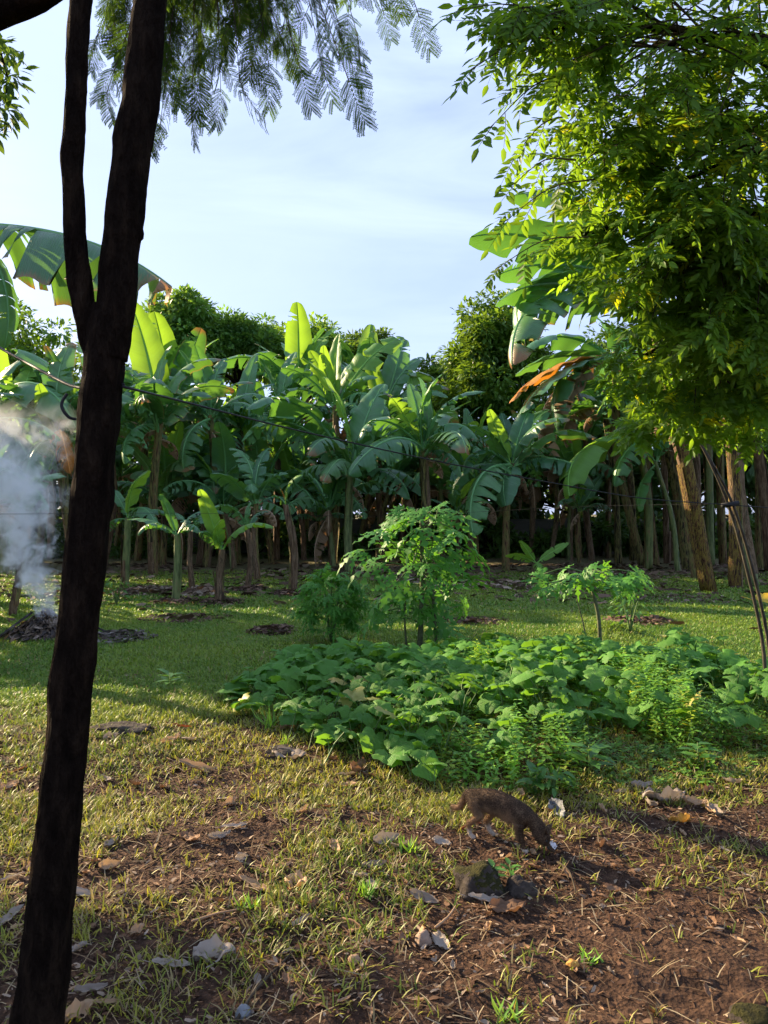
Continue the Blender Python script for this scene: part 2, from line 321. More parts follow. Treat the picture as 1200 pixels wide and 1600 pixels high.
# ------------------------------------------------------------------ ground
burn = (-4.25, 9.3); MOUNDS.append((burn[0], burn[1], 0.55, 0.10)); MOUNDS.append((-3.2, 9.6, 0.45, 0.06)); MOUNDS.append((2.9, 9.6, 0.4, 0.14))
MOUNDS.append((0.75, 6.0, 1.4, 0.06))
def ground_mat():
    m, t, N, Lk = mat('soil and turf')
    geo = N('ShaderNodeTexCoord'); ob = geo.outputs['Object']; sp = N('ShaderNodeSeparateXYZ'); Lk(ob, sp.inputs[0])
    n1 = N('ShaderNodeTexNoise', i_Scale=1.3, i_Detail=6.0, i_Roughness=0.6); Lk(ob, n1.inputs['Vector'])
    n2 = N('ShaderNodeTexNoise', i_Scale=24.0, i_Detail=8.0, i_Roughness=0.7); Lk(ob, n2.inputs['Vector'])
    n3 = N('ShaderNodeTexVoronoi', i_Scale=60.0); Lk(ob, n3.inputs['Vector'])
    soil = ramp(N, [(0.3, (0.022, 0.012, 0.008)), (0.5, (0.062, 0.034, 0.021)), (0.72, (0.16, 0.09, 0.052))]); Lk(n2.outputs[0], soil.inputs[0])
    turf = ramp(N, [(0.3, (0.07, 0.11, 0.02)), (0.55, (0.13, 0.20, 0.035)), (0.75, (0.2, 0.22, 0.06))]); Lk(n2.outputs[0], turf.inputs[0])
    # turf begins where the lawn does (about 5.5 m out) and frays into the soil
    f = math_(N, Lk, 'ADD', math_(N, Lk, 'MULTIPLY', math_(N, Lk, 'SUBTRACT', sp.outputs[1], 5.2), 0.7), math_(N, Lk, 'MULTIPLY', math_(N, Lk, 'SUBTRACT', n1.outputs[0], 0.5), 5.0), clamp=True)
    back = math_(N, Lk, 'MULTIPLY', math_(N, Lk, 'SUBTRACT', math_(N, Lk, 'ADD', sp.outputs[1], math_(N, Lk, 'MULTIPLY', n1.outputs[0], 5.0)), 18.5), 0.6, clamp=True)
    mx_ = mixc(N, Lk, f, soil.outputs[0], turf.outputs[0])
    mul = ramp(N, [(0.3, (0.07, 0.045, 0.03)), (0.55, (0.16, 0.11, 0.08)), (0.75, (0.26, 0.20, 0.16))]); Lk(n2.outputs[0], mul.inputs[0])
    mx2 = mixc(N, Lk, math_(N, Lk, 'MULTIPLY', back, 0.7), mx_, mul.outputs[0])
    bs = N('ShaderNodeBsdfPrincipled', i_Roughness=0.95); bs.inputs['Specular IOR Level'].default_value = 0.15; Lk(mx2, bs.inputs['Base Color'])
    bp = N('ShaderNodeBump', i_Strength=0.9, i_Distance=0.03)
    Lk(math_(N, Lk, 'ADD', n2.outputs[0], math_(N, Lk, 'MULTIPLY', n3.outputs[0], 0.5)), bp.inputs['Height']); Lk(bp.outputs[0], bs.inputs['Normal'])
    o = N('ShaderNodeOutputMaterial'); Lk(bs.outputs[0], o.inputs['Surface']); return m
def axis(a, b, lo, hi, fine, g=1.12):
    mid = list(np.arange(a, b + 1e-6, fine)); r = []; x = b; s = fine
    while x < hi: s *= g; x += s; r.append(x)
    l = []; x = a; s = fine
    while x > lo: s *= g; x -= s; l.append(x)
    return np.array(l[::-1] + mid + r)
xs = axis(-2.6, 2.6, -300, 300, 0.025); ys = axis(1.6, 5.6, -40, 500, 0.025, 1.05)
X, Y = np.meshgrid(xs, ys); Z = gz(X, Y) * np.clip(1.4 - np.hypot(X, Y) / 100, 0, 1)
nx, ny = len(xs), len(ys)
me = bpy.data.meshes.new('ground')
ii = (np.arange(ny - 1)[:, None] * nx + np.arange(nx - 1)[None]).ravel()
me.from_pydata(np.stack([X, Y, Z], -1).reshape(-1, 3).tolist(), [], np.stack([ii, ii + 1, ii + nx + 1, ii + nx], 1).tolist())
me.materials.append(ground_mat()); me.polygons.foreach_set('use_smooth', [True] * len(me.polygons))
gnd = link('ground', me); tag(gnd, kind='structure')

# ------------------------------------------------------------------ background wall and trees
def concrete_wall(name, a, b, h, label):
    t = empty(name, a); d = Vector(b) - Vector(a); ln = d.length; rz = math.atan2(d.y, d.x); t.rotation_euler.z = rz
    def box(x0, x1, y0, y1, z0, z1):
        m = MB(); c = [(x, y, z) for z in (z0, z1) for y in (y0, y1) for x in (x0, x1)]
        m.add(c, [[0, 2, 3, 1], [4, 5, 7, 6], [0, 1, 5, 4], [2, 6, 7, 3], [0, 4, 6, 2], [1, 3, 7, 5]]); return m
    pan = box(0, 1, -0.07, 0.07, -0.2, h).mesh('wall_panel', M['concrete'], False)
    n = int(ln / 3)
    for i in range(n):
        link('wall_panel', pan, t, Matrix.Translation((i * ln / n + 0.13, 0, 0)) @ Matrix.Diagonal((ln / n - 0.26, 1, 1, 1)))
    pil = box(-0.125, 0.125, -0.13, 0.13, -0.2, h + 0.12).mesh('pillar', M['concrete'], False)
    for i in range(n + 1): link('pillar', pil, t, Matrix.Translation((i * ln / n, 0, 0)))
    box(0, ln, -0.1, 0.1, h + 0.003, h + 0.08).build('coping', M['concrete'], t, False)
    tag(t, label, 'wall'); return t
concrete_wall('boundary_wall', (-26, 29.0, 0), (22, 28.0, 0), 1.25, 'dim grey concrete boundary wall behind the banana grove')

LEAF4 = ([(0, 0, 0), (0.5, 0.22, 0.06), (1, 0, -0.05), (0.5, -0.22, 0.06)], [[0, 1, 2], [0, 2, 3]])
LEAF6 = ([(0, 0, 0), (0.3, 0.2, 0.05), (0.68, 0.17, 0.03), (1, 0, -0.08), (0.68, -0.17, 0.03), (0.3, -0.2, 0.05), (0.3, 0, 0), (0.68, 0, -0.02)],
         [[0, 6, 1], [1, 6, 7, 2], [2, 7, 3], [0, 5, 6], [6, 5, 4, 7], [7, 4, 3]])
def unit(n):
    v = rng.normal(size=(n, 3)); return v / np.linalg.norm(v, axis=1, keepdims=True)
def round_tree(name, base, h, rx, rz_, label, seed, nblob=70, per=240, leaf=0.26, trunk_r=0.28, ry=None, tint=(1, 1, 1), cat='tree', group=None):
    global rng
    rng = np.random.default_rng(seed); rr = random.Random(seed); ry = ry or rx
    t = empty(name, base); c = np.array((0, 0, h - rz_))
    m = MB(); cz = h - rz_
    tp = [(0, 0, -0.2), (0.15, 0, cz * 0.4), (0.05, 0.1, cz * 0.9), (0, 0.1, cz + rz_ * 0.4)]
    m.tube(spline(tp, 9), list(np.linspace(trunk_r, trunk_r * 0.45, 9)), 9, jit=0.12, seed=seed); m.build('trunk', M['bark'], t)
    bl = []
    for i in range(nblob):
        u = unit(1)[0]
        if u[2] < -0.45: u[2] *= -0.6
        k = 0.45 + 0.5 * rr.random() ** 0.5
        bl.append(c + u * np.array((rx, ry, rz_)) * k)
    bl = np.array(bl)
    for i in range(0, nblob, max(1, nblob // 9)):
        m = MB(); e = bl[i]; s0 = (0.05, 0.1, cz * (0.6 + 0.5 * rr.random()))
        m.tube(spline([s0, tuple((np.array(s0) + e) / 2 + np.array((0, 0, 0.3))), tuple(e)], 6), list(np.linspace(trunk_r * 0.4, 0.03, 6)), 6); m.build('limb', M['bark'], t)
    pos = []; dirs = []; cols = []
    for b in bl:
        n = int(per * (0.6 + 0.8 * rr.random())); u = unit(n); rad = (0.30 + 0.22 * rr.random()) * min(rx, rz_) * 0.62
        p = b + u * rad * rng.uniform(0.35, 1.0, (n, 1)) * np.array((1.15, 1.15, 0.8))
        pos.append(p); d = u + 0.7 * unit(n); d[:, 2] -= 0.35; dirs.append(d)
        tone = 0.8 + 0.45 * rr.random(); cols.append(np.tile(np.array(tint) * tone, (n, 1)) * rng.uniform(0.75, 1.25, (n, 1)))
    pos = np.concatenate(pos); dirs = np.concatenate(dirs); cols = np.concatenate(cols)
    rot = frames(dirs, unit(len(pos)) * 0.6 + np.array((0, 0, 1.0)))
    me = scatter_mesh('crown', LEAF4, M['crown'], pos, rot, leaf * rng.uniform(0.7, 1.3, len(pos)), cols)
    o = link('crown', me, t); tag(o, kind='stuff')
    tag(t, label, cat, group); return t
def at_d(px, py, d): p = P(px, py, d); return p
def bgtree(px, top, d, wpx, hpx, label, seed, **k):
    x = (px - 600) / F * d; h = H + (800 - top) / F * d
    return round_tree('broadleaf_tree', (x, d, 0), h, wpx / F * d / 2, hpx / F * d / 2, label, seed, **k)
TG = 'broadleaf trees beyond the grove'
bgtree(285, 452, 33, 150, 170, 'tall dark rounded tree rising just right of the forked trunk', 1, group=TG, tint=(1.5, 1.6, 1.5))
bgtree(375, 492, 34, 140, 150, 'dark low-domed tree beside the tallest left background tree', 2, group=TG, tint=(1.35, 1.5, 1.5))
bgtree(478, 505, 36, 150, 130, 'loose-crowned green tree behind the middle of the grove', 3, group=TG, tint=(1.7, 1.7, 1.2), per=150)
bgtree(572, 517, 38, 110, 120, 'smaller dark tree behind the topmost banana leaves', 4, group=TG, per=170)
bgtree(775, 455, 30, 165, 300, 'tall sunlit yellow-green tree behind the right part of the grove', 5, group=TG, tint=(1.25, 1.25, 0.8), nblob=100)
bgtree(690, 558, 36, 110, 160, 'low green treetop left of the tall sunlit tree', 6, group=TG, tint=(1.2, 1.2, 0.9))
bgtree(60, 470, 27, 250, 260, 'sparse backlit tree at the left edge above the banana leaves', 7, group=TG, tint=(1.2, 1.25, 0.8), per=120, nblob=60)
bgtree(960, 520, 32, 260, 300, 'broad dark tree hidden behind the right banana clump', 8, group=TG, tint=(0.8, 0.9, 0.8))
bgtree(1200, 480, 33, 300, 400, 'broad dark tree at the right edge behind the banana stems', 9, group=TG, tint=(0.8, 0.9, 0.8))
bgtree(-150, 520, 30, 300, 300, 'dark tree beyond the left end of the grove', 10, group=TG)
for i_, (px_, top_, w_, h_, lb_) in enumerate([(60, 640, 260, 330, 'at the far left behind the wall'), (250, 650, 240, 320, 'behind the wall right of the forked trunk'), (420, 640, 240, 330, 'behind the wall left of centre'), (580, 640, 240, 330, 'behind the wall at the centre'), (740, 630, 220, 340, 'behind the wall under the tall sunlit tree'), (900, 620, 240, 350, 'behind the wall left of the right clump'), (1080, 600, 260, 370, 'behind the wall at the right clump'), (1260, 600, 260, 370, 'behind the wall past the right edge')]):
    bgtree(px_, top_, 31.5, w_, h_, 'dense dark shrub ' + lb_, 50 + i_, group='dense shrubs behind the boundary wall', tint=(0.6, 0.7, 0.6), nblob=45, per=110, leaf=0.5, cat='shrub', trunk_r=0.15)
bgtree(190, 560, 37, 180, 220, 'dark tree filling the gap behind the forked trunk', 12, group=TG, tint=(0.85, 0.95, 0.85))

for i_, (px_, lb_) in enumerate([(-20, 'at the left edge'), (110, 'behind the forked trunk'), (225, 'behind the pale green sapling'), (330, 'behind the split-leaf sapling'), (440, 'behind the leaning tan sapling'), (545, 'behind the central pale stem'), (660, 'behind the tall papaya'), (760, 'behind the dry leaf heap'), (850, 'behind the knee-high sucker'), (935, 'left of the right stem clump'), (1010, 'behind the leaning clump stems'), (1090, 'behind the thick leaning stem'), (1180, 'behind the bent pole')]):
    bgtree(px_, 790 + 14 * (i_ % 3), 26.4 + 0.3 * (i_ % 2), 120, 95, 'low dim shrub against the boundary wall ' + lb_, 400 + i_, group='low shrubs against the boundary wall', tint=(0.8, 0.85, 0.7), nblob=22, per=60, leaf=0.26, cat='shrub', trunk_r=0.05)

# ------------------------------------------------------------------ banana plants
def leaf_curve(Lf, e0, droop, N, p=1.5):
    pts = [Vector((0, 0, 0))]; ang = []
    for i in range(N):
        s = (i + 0.5) / N; a = e0 - droop * s ** p; pts.append(pts[-1] + Vector((math.cos(a), 0, math.sin(a))) * Lf / N)
    return pts
def banana_leaf(name, e0, droop, W=0.27, fold=0.25, drop=0.35, tears=3, seed=0, pet=0.14, Lf=1.0, gap=0.03, twist=0.0, crumple=0.0):
    """unit-length leaf along +X, blade from the petiole end to the tip"""
    rr = random.Random(seed); N = 40; pts = leaf_curve(Lf, e0, droop, N); m = MB()
    rib = [p.copy() for p in pts]
    m.tube(rib, [0.016 * (1 - 0.88 * i / N) + 0.001 for i in range(N + 1)], 5, 0)
    m.uv = [(0.5, 0.5)] * len(m.v)
    i0 = int(pet * N)
    K = 5
    for sg in (1, -1):
        cuts = sorted(set([i0, N] + [rr.randint(i0 + 2, N - 2) for _ in range(tears)]))
        for a, b in zip(cuts[:-1], cuts[1:]):
            dz = rr.gauss(0, 0.10 if tears > 4 else 0.05) + (rr.gauss(0, crumple) if crumple else 0); ph = rr.random() * 6
            base = len(m.v); vs = []; uvs = []; rows = b - a + 1
            for i in range(a, b + 1):
                s = (i - i0) / (N - i0); wd = W * 0.58 * Lf * (max(0.0, math.sin(math.pi * min(1, (s * 0.93 + 0.045)) ** 0.78))) ** 0.55
                if i == N: wd *= 0.35
                t = (pts[min(i + 1, N)] - pts[max(i - 1, 0)]).normalized(); n = Vector((-t.z, 0, t.x))
                tw = twist * s; side = Vector((0, math.cos(tw), 0)) + n * math.sin(tw); nn = n * math.cos(tw) - Vector((0, math.sin(tw), 0))
                g = 0.0
                if i == a and a != i0: g = gap
                if i == b and b != N: g = -gap
                for k in range(K):
                    q = k / (K - 1)
                    hh = fold * q - (fold + drop + dz) * q * q + 0.05 * q * math.sin(i * 0.9 + ph) * (1 + 3 * crumple)
                    p = pts[i] + (side * sg * q * (1 - 0.12 * q * abs(drop + dz)) + nn * hh) * wd + t * (0.20 * wd * q + g * q ** 1.5)
                    vs.append(p); uvs.append((0.5 + sg * q * 0.5, (i - i0) / (N - i0)))
            fs = []
            for r in range(rows - 1):
                for k in range(K - 1):
                    f = [r * K + k, (r + 1) * K + k, (r + 1) * K + k + 1, r * K + k + 1]
                    fs.append(f if sg < 0 else f[::-1])
            m.add(vs, fs, 0, uvs)
    return m, pts[0], pts[-1]
LV = {}
def leaf_variant(key, mats, **k):
    m, a, b = banana_leaf(key, **k); c = b - a
    LV[key] = dict(mb=m, mesh={}, chord=c.length, ang=math.atan2(c.z, c.x))
    return LV[key]
def lv_mesh(key, mk):
    v = LV[key]
    if mk not in v['mesh']: v['mesh'][mk] = v['mb'].mesh('banana_leaf_' + key, M[mk])
    return v['mesh'][mk]
specs = {
 'up1': dict(e0=R(84), droop=R(22), fold=0.55, drop=-0.1, tears=1, seed=1, W=0.22), 'up2': dict(e0=R(80), droop=R(45), fold=0.5, drop=0.0, tears=3, seed=2, W=0.25),
 'up3': dict(e0=R(78), droop=R(62), fold=0.4, drop=0.15, tears=6, seed=3, W=0.27), 'mid1': dict(e0=R(72), droop=R(85), fold=0.3, drop=0.3, tears=6, seed=4, W=0.27),
 'mid2': dict(e0=R(66), droop=R(105), fold=0.25, drop=0.45, tears=9, seed=5, W=0.27, twist=0.3), 'mid3': dict(e0=R(62), droop=R(95), fold=0.25, drop=0.35, tears=5, seed=6, W=0.29, twist=-0.35),
 'arch1': dict(e0=R(58), droop=R(125), fold=0.2, drop=0.6, tears=9, seed=7, W=0.27), 'arch2': dict(e0=R(50), droop=R(120), fold=0.2, drop=0.5, tears=13, seed=8, W=0.26, twist=0.4),
 'low1': dict(e0=R(35), droop=R(95), fold=0.15, drop=0.7, tears=10, seed=9, W=0.27), 'low2': dict(e0=R(30), droop=R(115), fold=0.1, drop=0.8, tears=10, seed=10, W=0.25),
 'flat': dict(e0=R(40), droop=R(45), fold=0.2, drop=0.25, tears=3, seed=11, W=0.27), 'straight': dict(e0=R(30), droop=R(18), fold=0.3, drop=0.1, tears=2, seed=12, W=0.25),
 'dead1': dict(e0=R(20), droop=R(120), fold=0.1, drop=1.2, tears=8, seed=13, W=0.2, crumple=0.5), 'dead2': dict(e0=R(-20), droop=R(70), fold=0.1, drop=1.3, tears=10, seed=14, W=0.16, crumple=0.6),
 'broad': dict(e0=R(45), droop=R(60), fold=0.2, drop=0.3, tears=2, seed=15, W=0.36), 'shred': dict(e0=R(50), droop=R(105), fold=0.15, drop=0.7, tears=14, seed=16, W=0.28, gap=0.05),
}
for k_, v_ in specs.items(): leaf_variant(k_, None, **v_)
def fit_leaf(key, B, T, roll=0.0):
    """matrix taking the canonical leaf to one that runs from B to T"""
    v = LV[key]; D = Vector(T) - Vector(B); e = math.atan2(D.z, math.hypot(D.x, D.y)); az = math.atan2(D.y, D.x)
    s = D.length / v['chord']
    m = Matrix.Rotation(-(e - v['ang']), 4, 'Y')
    ax = Vector((math.cos(e), 0, math.sin(e)))
    return Matrix.Translation(B) @ Matrix.Rotation(az, 4, 'Z') @ Matrix.Rotation(roll, 4, ax) @ m @ Matrix.Scale(s, 4)
BG = 'banana plants of the grove'
def banana(bx, by, cx, cy, label, r=0.12, leaves=(), auto=None, dead=0, stem='stem', dc=0.0, seed=0, wiggle=0.03, group=BG, base=None, crown=None, name='banana_plant', sheath=3):
    rr = random.Random(seed * 7 + 1)
    b = Vector(base) if base is not None else G(bx, by)
    c = Vector(crown) if crown is not None else P(cx, cy, b.y + dc)
    t = empty(name, b); top = c - b
    m = MB(); n = 12
    mid = top * 0.5 + Vector((rr.gauss(0, wiggle), rr.gauss(0, wiggle), 0)) * top.length - Vector((top.x * 0.12, top.y * 0.12, 0))
    pts = spline([(0, 0, -0.08), (top.x * 0.05, top.y * 0.05, 0.12), tuple(mid), tuple(top * 0.97), tuple(top * 1.03)], n)
    rad = [r * (1.22 if i == 0 else 1.0 - 0.42 * (i / (n - 1))) for i in range(n)]; rad[-1] *= 0.45
    m.tube(pts, rad, 10, jit=0.14, seed=seed)
    for k_ in range(len(m.v)):
        p_ = Vector(m.v[k_]); i_ = min(n - 1, k_ // 10); c_ = Vector(pts[i_]); q_ = p_ - c_
        if k_ < n * 10: m.v[k_] = tuple(c_ + q_ * (1 + 0.16 * mnoise.noise(p_ * 9 + Vector((seed, 0, 0)))))
    m.build('stem', M[stem], t)
    # leaf sheaths: overlapping flaps wrapped part-way round the stem, some peeling
    for k in range(sheath):
        m = MB(); a0 = rr.random() * 6.28; i0 = rr.randint(0, 5); span = rr.randint(4, 6); vs = []; fs = []; K = 6
        wd = rr.uniform(1.3, 2.4); idx = list(range(i0, min(n - 1, i0 + span) + 1))
        for q, i in enumerate(idx):
            f = q / (len(idx) - 1); p = Vector(pts[i]); rd = rad[i] * 1.05 + 0.006 + 0.10 * r * (f ** 3) * rr.random() * 6
            for j in range(K):
                a = a0 + (j / (K - 1) - 0.5) * wd * (1 - 0.55 * f); vs.append(p + Vector((math.cos(a), math.sin(a), 0)) * rd)
        for q in range(len(idx) - 1):
            for j in range(K - 1): fs.append([q * K + j, q * K + j + 1, (q + 1) * K + j + 1, (q + 1) * K + j])
        m.add(vs, fs); m.build('leaf_sheath', M[rr.choice([stem, 'stem_brown', 'stem'])], t)
    for lf in leaves:
        tx, ty, dd, key = lf[:4]; roll = lf[4] if len(lf) > 4 else 0.0; mk = lf[5] if len(lf) > 5 else 'banana'
        off = lf[6] if len(lf) > 6 else (0, 0)
        B = P(cx + off[0], cy + off[1], c.y) - b; T = P(tx, ty, c.y + dd) - b
        link('leaf', lv_mesh(key, mk), t, fit_leaf(key, B, T, roll))
    if leaves and group == BG:
        for k in range(6):
            key = rr.choice(['arch1', 'arch2', 'low1', 'low2', 'mid2', 'shred', 'mid3']); a = rr.random() * 6.28
            link('leaf', lv_mesh(key, rr.choice(['banana', 'banana', 'banana_torn'])), t, Matrix.Translation(top * rr.uniform(0.93, 0.99)) @ Matrix.Rotation(a, 4, 'Z') @ Matrix.Rotation(rr.gauss(0.05, 0.12), 4, 'Y') @ Matrix.Rotation(rr.gauss(0, 0.2), 4, 'X') @ Matrix.Scale(rr.uniform(2.0, 2.9), 4))
    if auto:
        nl, ln = auto[:2]; tilt = auto[2] if len(auto) > 2 else None
        a = rr.random() * 6.28
        for k in range(nl):
            q = k / max(1, nl - 1); a += 2.4 + rr.gauss(0, 0.25)
            key = rr.choice(['up1', 'up2'] if q < 0.2 else ['up2', 'up3', 'mid1'] if q < 0.45 else ['mid1', 'mid2', 'mid3', 'flat'] if q < 0.7 else ['arch1', 'arch2', 'mid2', 'low1', 'shred'])
            mk = 'banana_pale' if q < 0.12 else rr.choice(['banana', 'banana', 'banana', 'banana_torn'])
            Lk_ = ln * rr.uniform(0.8, 1.15); 
            Mx = Matrix.Translation(top * (1.0 - 0.02 * q)) @ Matrix.Rotation(a, 4, 'Z') @ Matrix.Rotation(rr.gauss(0, 0.12), 4, 'Y') @ Matrix.Rotation(rr.gauss(0, 0.2), 4, 'X') @ Matrix.Scale(Lk_, 4)
            link('leaf', lv_mesh(key, mk), t, Mx)
    for k in range(dead):
        a = rr.random() * 6.28; ln = rr.uniform(0.5, 0.75) * (auto[1] if auto else 1.4)
        Mx = Matrix.Translation(top * rr.uniform(0.9, 0.98)) @ Matrix.Rotation(a, 4, 'Z') @ Matrix.Rotation(rr.gauss(0.15, 0.15), 4, 'Y') @ Matrix.Scale(ln, 4)
        link('dead_leaf', lv_mesh(rr.choice(['dead1', 'dead2']), 'banana_dead'), t, Mx)
    tag(t, label, 'banana plant', group)
    return t
# --- young plants along the front of the grove
FG = 'young banana plants at the front of the grove'
banana(20, 962, 35, 815, 'thin young banana plant standing in the smoke at the left edge', 0.07, [(100, 745, -0.6, 'mid1', 0.3), (-45, 760, 0.3, 'mid3'), (60, 742, 0.3, 'up3', 0.4, 'banana_pale'), (15, 850, 0.4, 'low1')], seed=1, stem='stem_brown', group=FG)
banana(195, 920, 200, 812, 'young green banana plant with one broad upright leaf, right beside forked trunk', 0.10, [(232, 735, -0.5, 'broad', 0.5, 'banana_pale'), (170, 760, 0.2, 'up2', -0.3), (245, 825, -0.7, 'arch1', 0.2), (160, 840, 0.3, 'low1'), (272, 812, 0.5, 'mid3', 0.3)], seed=2, stem='stem_green', group=FG)
banana(275, 937, 277, 838, 'young banana plant with a straight pale green stem, left of three saplings', 0.085, [(250, 772, -0.2, 'up1', 0.6, 'banana'), (330, 800, 0.3, 'mid1', 0.2), (215, 836, -0.4, 'arch1', 0.2), (312, 832, -0.5, 'low1'), (200, 812, 0.4, 'flat')], seed=3, stem='stem_green', group=FG)
banana(300, 922, 298, 832, 'thin brown banana sapling behind the pale-stemmed one', 0.065, [(350, 802, 0.3, 'mid2'), (262, 800, 0.3, 'up3'), (325, 818, -0.4, 'low1')], seed=4, stem='stem_brown', group=FG)
banana(343, 940, 347, 862, 'short banana sapling with a tall split leaf standing straight up', 0.085, [(312, 765, -0.3, 'up1', 0.9, 'banana_pale'), (345, 812, -0.5, 'broad', 0.9, 'banana_pale'), (312, 832, -0.5, 'low1', 0.6), (428, 824, -0.2, 'mid3', 0.3, 'banana_pale'), (300, 815, 0.4, 'arch1')], seed=5, stem='stem_brown', group=FG)
banana(388, 920, 387, 828, 'slender banana sapling with a leaf arching to the left', 0.065, [(330, 795, -0.2, 'arch1', 0.5), (392, 785, 0.0, 'up2', 0.9), (420, 800, 0.4, 'mid1')], seed=6, stem='stem_brown', group=FG)
banana(402, 905, 400, 790, 'banana plant with broad dark drooping leaves behind the slender saplings', 0.09, [(330, 740, -0.8, 'broad', 0.4), (395, 770, -1.0, 'arch1', 0.2), (450, 740, -0.6, 'low1', -0.3), (420, 700, 0.4, 'up3'), (360, 700, 0.6, 'mid1'), (460, 800, 0.5, 'arch2')], seed=7, stem='stem', dead=2, group=FG)
banana(458, 925, 447, 792, 'leaning tan-stemmed banana sapling with one small folded leaf', 0.088, [(472, 742, -0.3, 'mid1', 0.8, 'banana_pale'), (425, 775, 0.3, 'up3', 0.5), (437, 762, 0.0, 'up1', 0.3, 'banana_orange')], seed=8, stem='stem_brown', group=FG)
banana(835, 905, 838, 880, 'knee-high banana sucker with spread pale leaves on the lawn', 0.10, [(812, 845, -0.2, 'up1', 0.9, 'banana_pale'), (888, 848, -0.1, 'straight', 0.8, 'banana_pale'), (790, 868, -0.3, 'flat', 0.6, 'banana_pale'), (848, 905, -0.7, 'low1', 0.3, 'banana_pale')], seed=9, stem='stem_brown', group=FG)
# --- the heart of the grove
banana(545, 893, 547, 745, 'banana plant with pale green stem and long leaves arching left', 0.13, [(385, 640, -1.5, 'arch1', 0.35), (378, 690, -1.8, 'arch2', 0.3), (505, 752, -2.2, 'low1', -0.3, 'banana_torn'), (470, 560, 0.3, 'up3', 0.3, 'banana_pale'), (620, 720, -1.5, 'mid2', 0.3), (600, 600, 0.8, 'up2', 0.5), (640, 780, -1.2, 'low1'), (455, 770, 0.8, 'low2')], seed=10, stem='stem_green', dead=1)
banana(668, 899, 662, 705, 'banana plant with upright fan of leaves behind the papaya', 0.13, [(655, 590, 0.2, 'up2', 0.6), (690, 585, -0.6, 'up3', 0.7), (612, 622, -0.9, 'mid1', 0.7, 'banana_pale'), (755, 612, -0.8, 'mid1', 0.3), (545, 742, -2.0, 'low1', -0.5), (745, 690, -1.2, 'arch1', 0.2), (720, 745, -0.8, 'low1'), (560, 690, -1.5, 'arch2', 0.3), (640, 600, 0.8, 'up1')], seed=11, dead=2)
banana(520, 880, 525, 640, 'tallest central banana plant with sunlit leaves pointing at the sky', 0.14, [(530, 522, 0.0, 'up1', 0.9, 'banana_pale'), (484, 548, -0.5, 'up2', 0.7, 'banana_pale'), (440, 575, -0.8, 'mid1', 0.6), (505, 540, -0.9, 'up1', 0.9, 'banana_pale'), (630, 527, 0.5, 'up3', 0.8, 'banana_pale'), (420, 640, -0.6, 'arch1', 0.2), (590, 590, -0.9, 'mid1', 0.5), (610, 660, -1.3, 'arch1', 0.3), (560, 560, 0.6, 'up2')], seed=12, dead=2)
banana(600, 876, 598, 650, 'banana plant with a tip-folded leaf right of the tallest one', 0.13, [(660, 558, 0.3, 'up3', 0.6), (632, 530, 0.6, 'up2', 0.9), (570, 545, -0.3, 'up1', 0.7, 'banana_pale'), (700, 620, -0.6, 'mid1', 0.4), (545, 600, -1.2, 'mid1', 0.5), (670, 690, -1.0, 'arch1'), (520, 680, -1.0, 'arch2', 0.3)], seed=13, dead=1)
banana(790, 892, 800, 728, 'banana plant with one bright upright leaf, below the sunlit tree', 0.12, [(764, 640, -0.5, 'up1', 1.0, 'banana_pale'), (832, 630, 0.3, 'up2', 0.6), (890, 655, -0.8, 'mid3', 0.6, 'banana_torn'), (740, 838, -2.2, 'low1', 0.3), (705, 668, -0.5, 'mid1', 0.3), (725, 742, -1.0, 'arch1', 0.3), (858, 640, 0.6, 'up3', 0.4), (880, 745, -0.6, 'arch2'), (790, 790, -1.6, 'broad', 0.4)], seed=14, dead=2)
banana(745, 875, 738, 735, 'slim banana plant left of the bright upright leaf', 0.11, auto=(8, 2.1), seed=15, dead=2)
banana(860, 872, 868, 735, 'shaded banana plant right of the bright upright leaf', 0.11, auto=(8, 2.0), seed=16, dead=2)
# --- left part of the grove
banana(240, 897, 248, 665, 'banana plant with sunlit upright leaf nearest the forked trunk', 0.13, [(268, 540, 0.0, 'up2', 0.7), (203, 470, -0.4, 'up2', 0.9, 'banana_pale'), (185, 660, -0.6, 'arch1', 0.3), (330, 620, -0.8, 'mid1', 0.3), (195, 725, -1.4, 'low1', 0.3), (345, 562, 0.2, 'mid3', 0.4, 'banana_torn'), (215, 600, -1.1, 'mid1', 0.6)], seed=17, dead=2)
banana(322, 886, 330, 655, 'banana plant with dry-edged leaf pointing right among left ones', 0.13, [(352, 560, 0.3, 'up3', 0.5), (280, 548, 0.5, 'up1', 0.8), (395, 598, -0.6, 'mid1', 0.3, 'banana_torn'), (255, 640, -0.8, 'arch1', 0.2), (305, 540, -0.4, 'up2', 0.7), (410, 660, -0.6, 'arch2', 0.3), (290, 745, -1.4, 'low1', 0.2)], seed=18, dead=2)
banana(370, 880, 376, 670, 'banana plant with small bright leaf near the dark background trees', 0.13, [(400, 555, 0.3, 'up1', 0.6), (365, 610, -1.2, 'up1', 1.0, 'banana_pale'), (430, 600, -0.4, 'mid1', 0.4), (320, 600, 0.2, 'up3', 0.4), (440, 690, -1.2, 'arch1', 0.3), (300, 690, -1.0, 'arch2', 0.3), (345, 765, -1.5, 'low1')], seed=19, dead=3)
banana(432, 874, 440, 655, 'banana plant with a slanted stiff leaf left of the tallest one', 0.13, [(462, 550, 0.2, 'up2', 0.6), (405, 560, 0.3, 'up1', 0.7), (500, 600, -0.5, 'mid1', 0.3), (380, 640, -0.8, 'mid3', 0.3), (470, 720, -1.2, 'arch1'), (400, 730, -1.2, 'low1')], seed=20, dead=2)
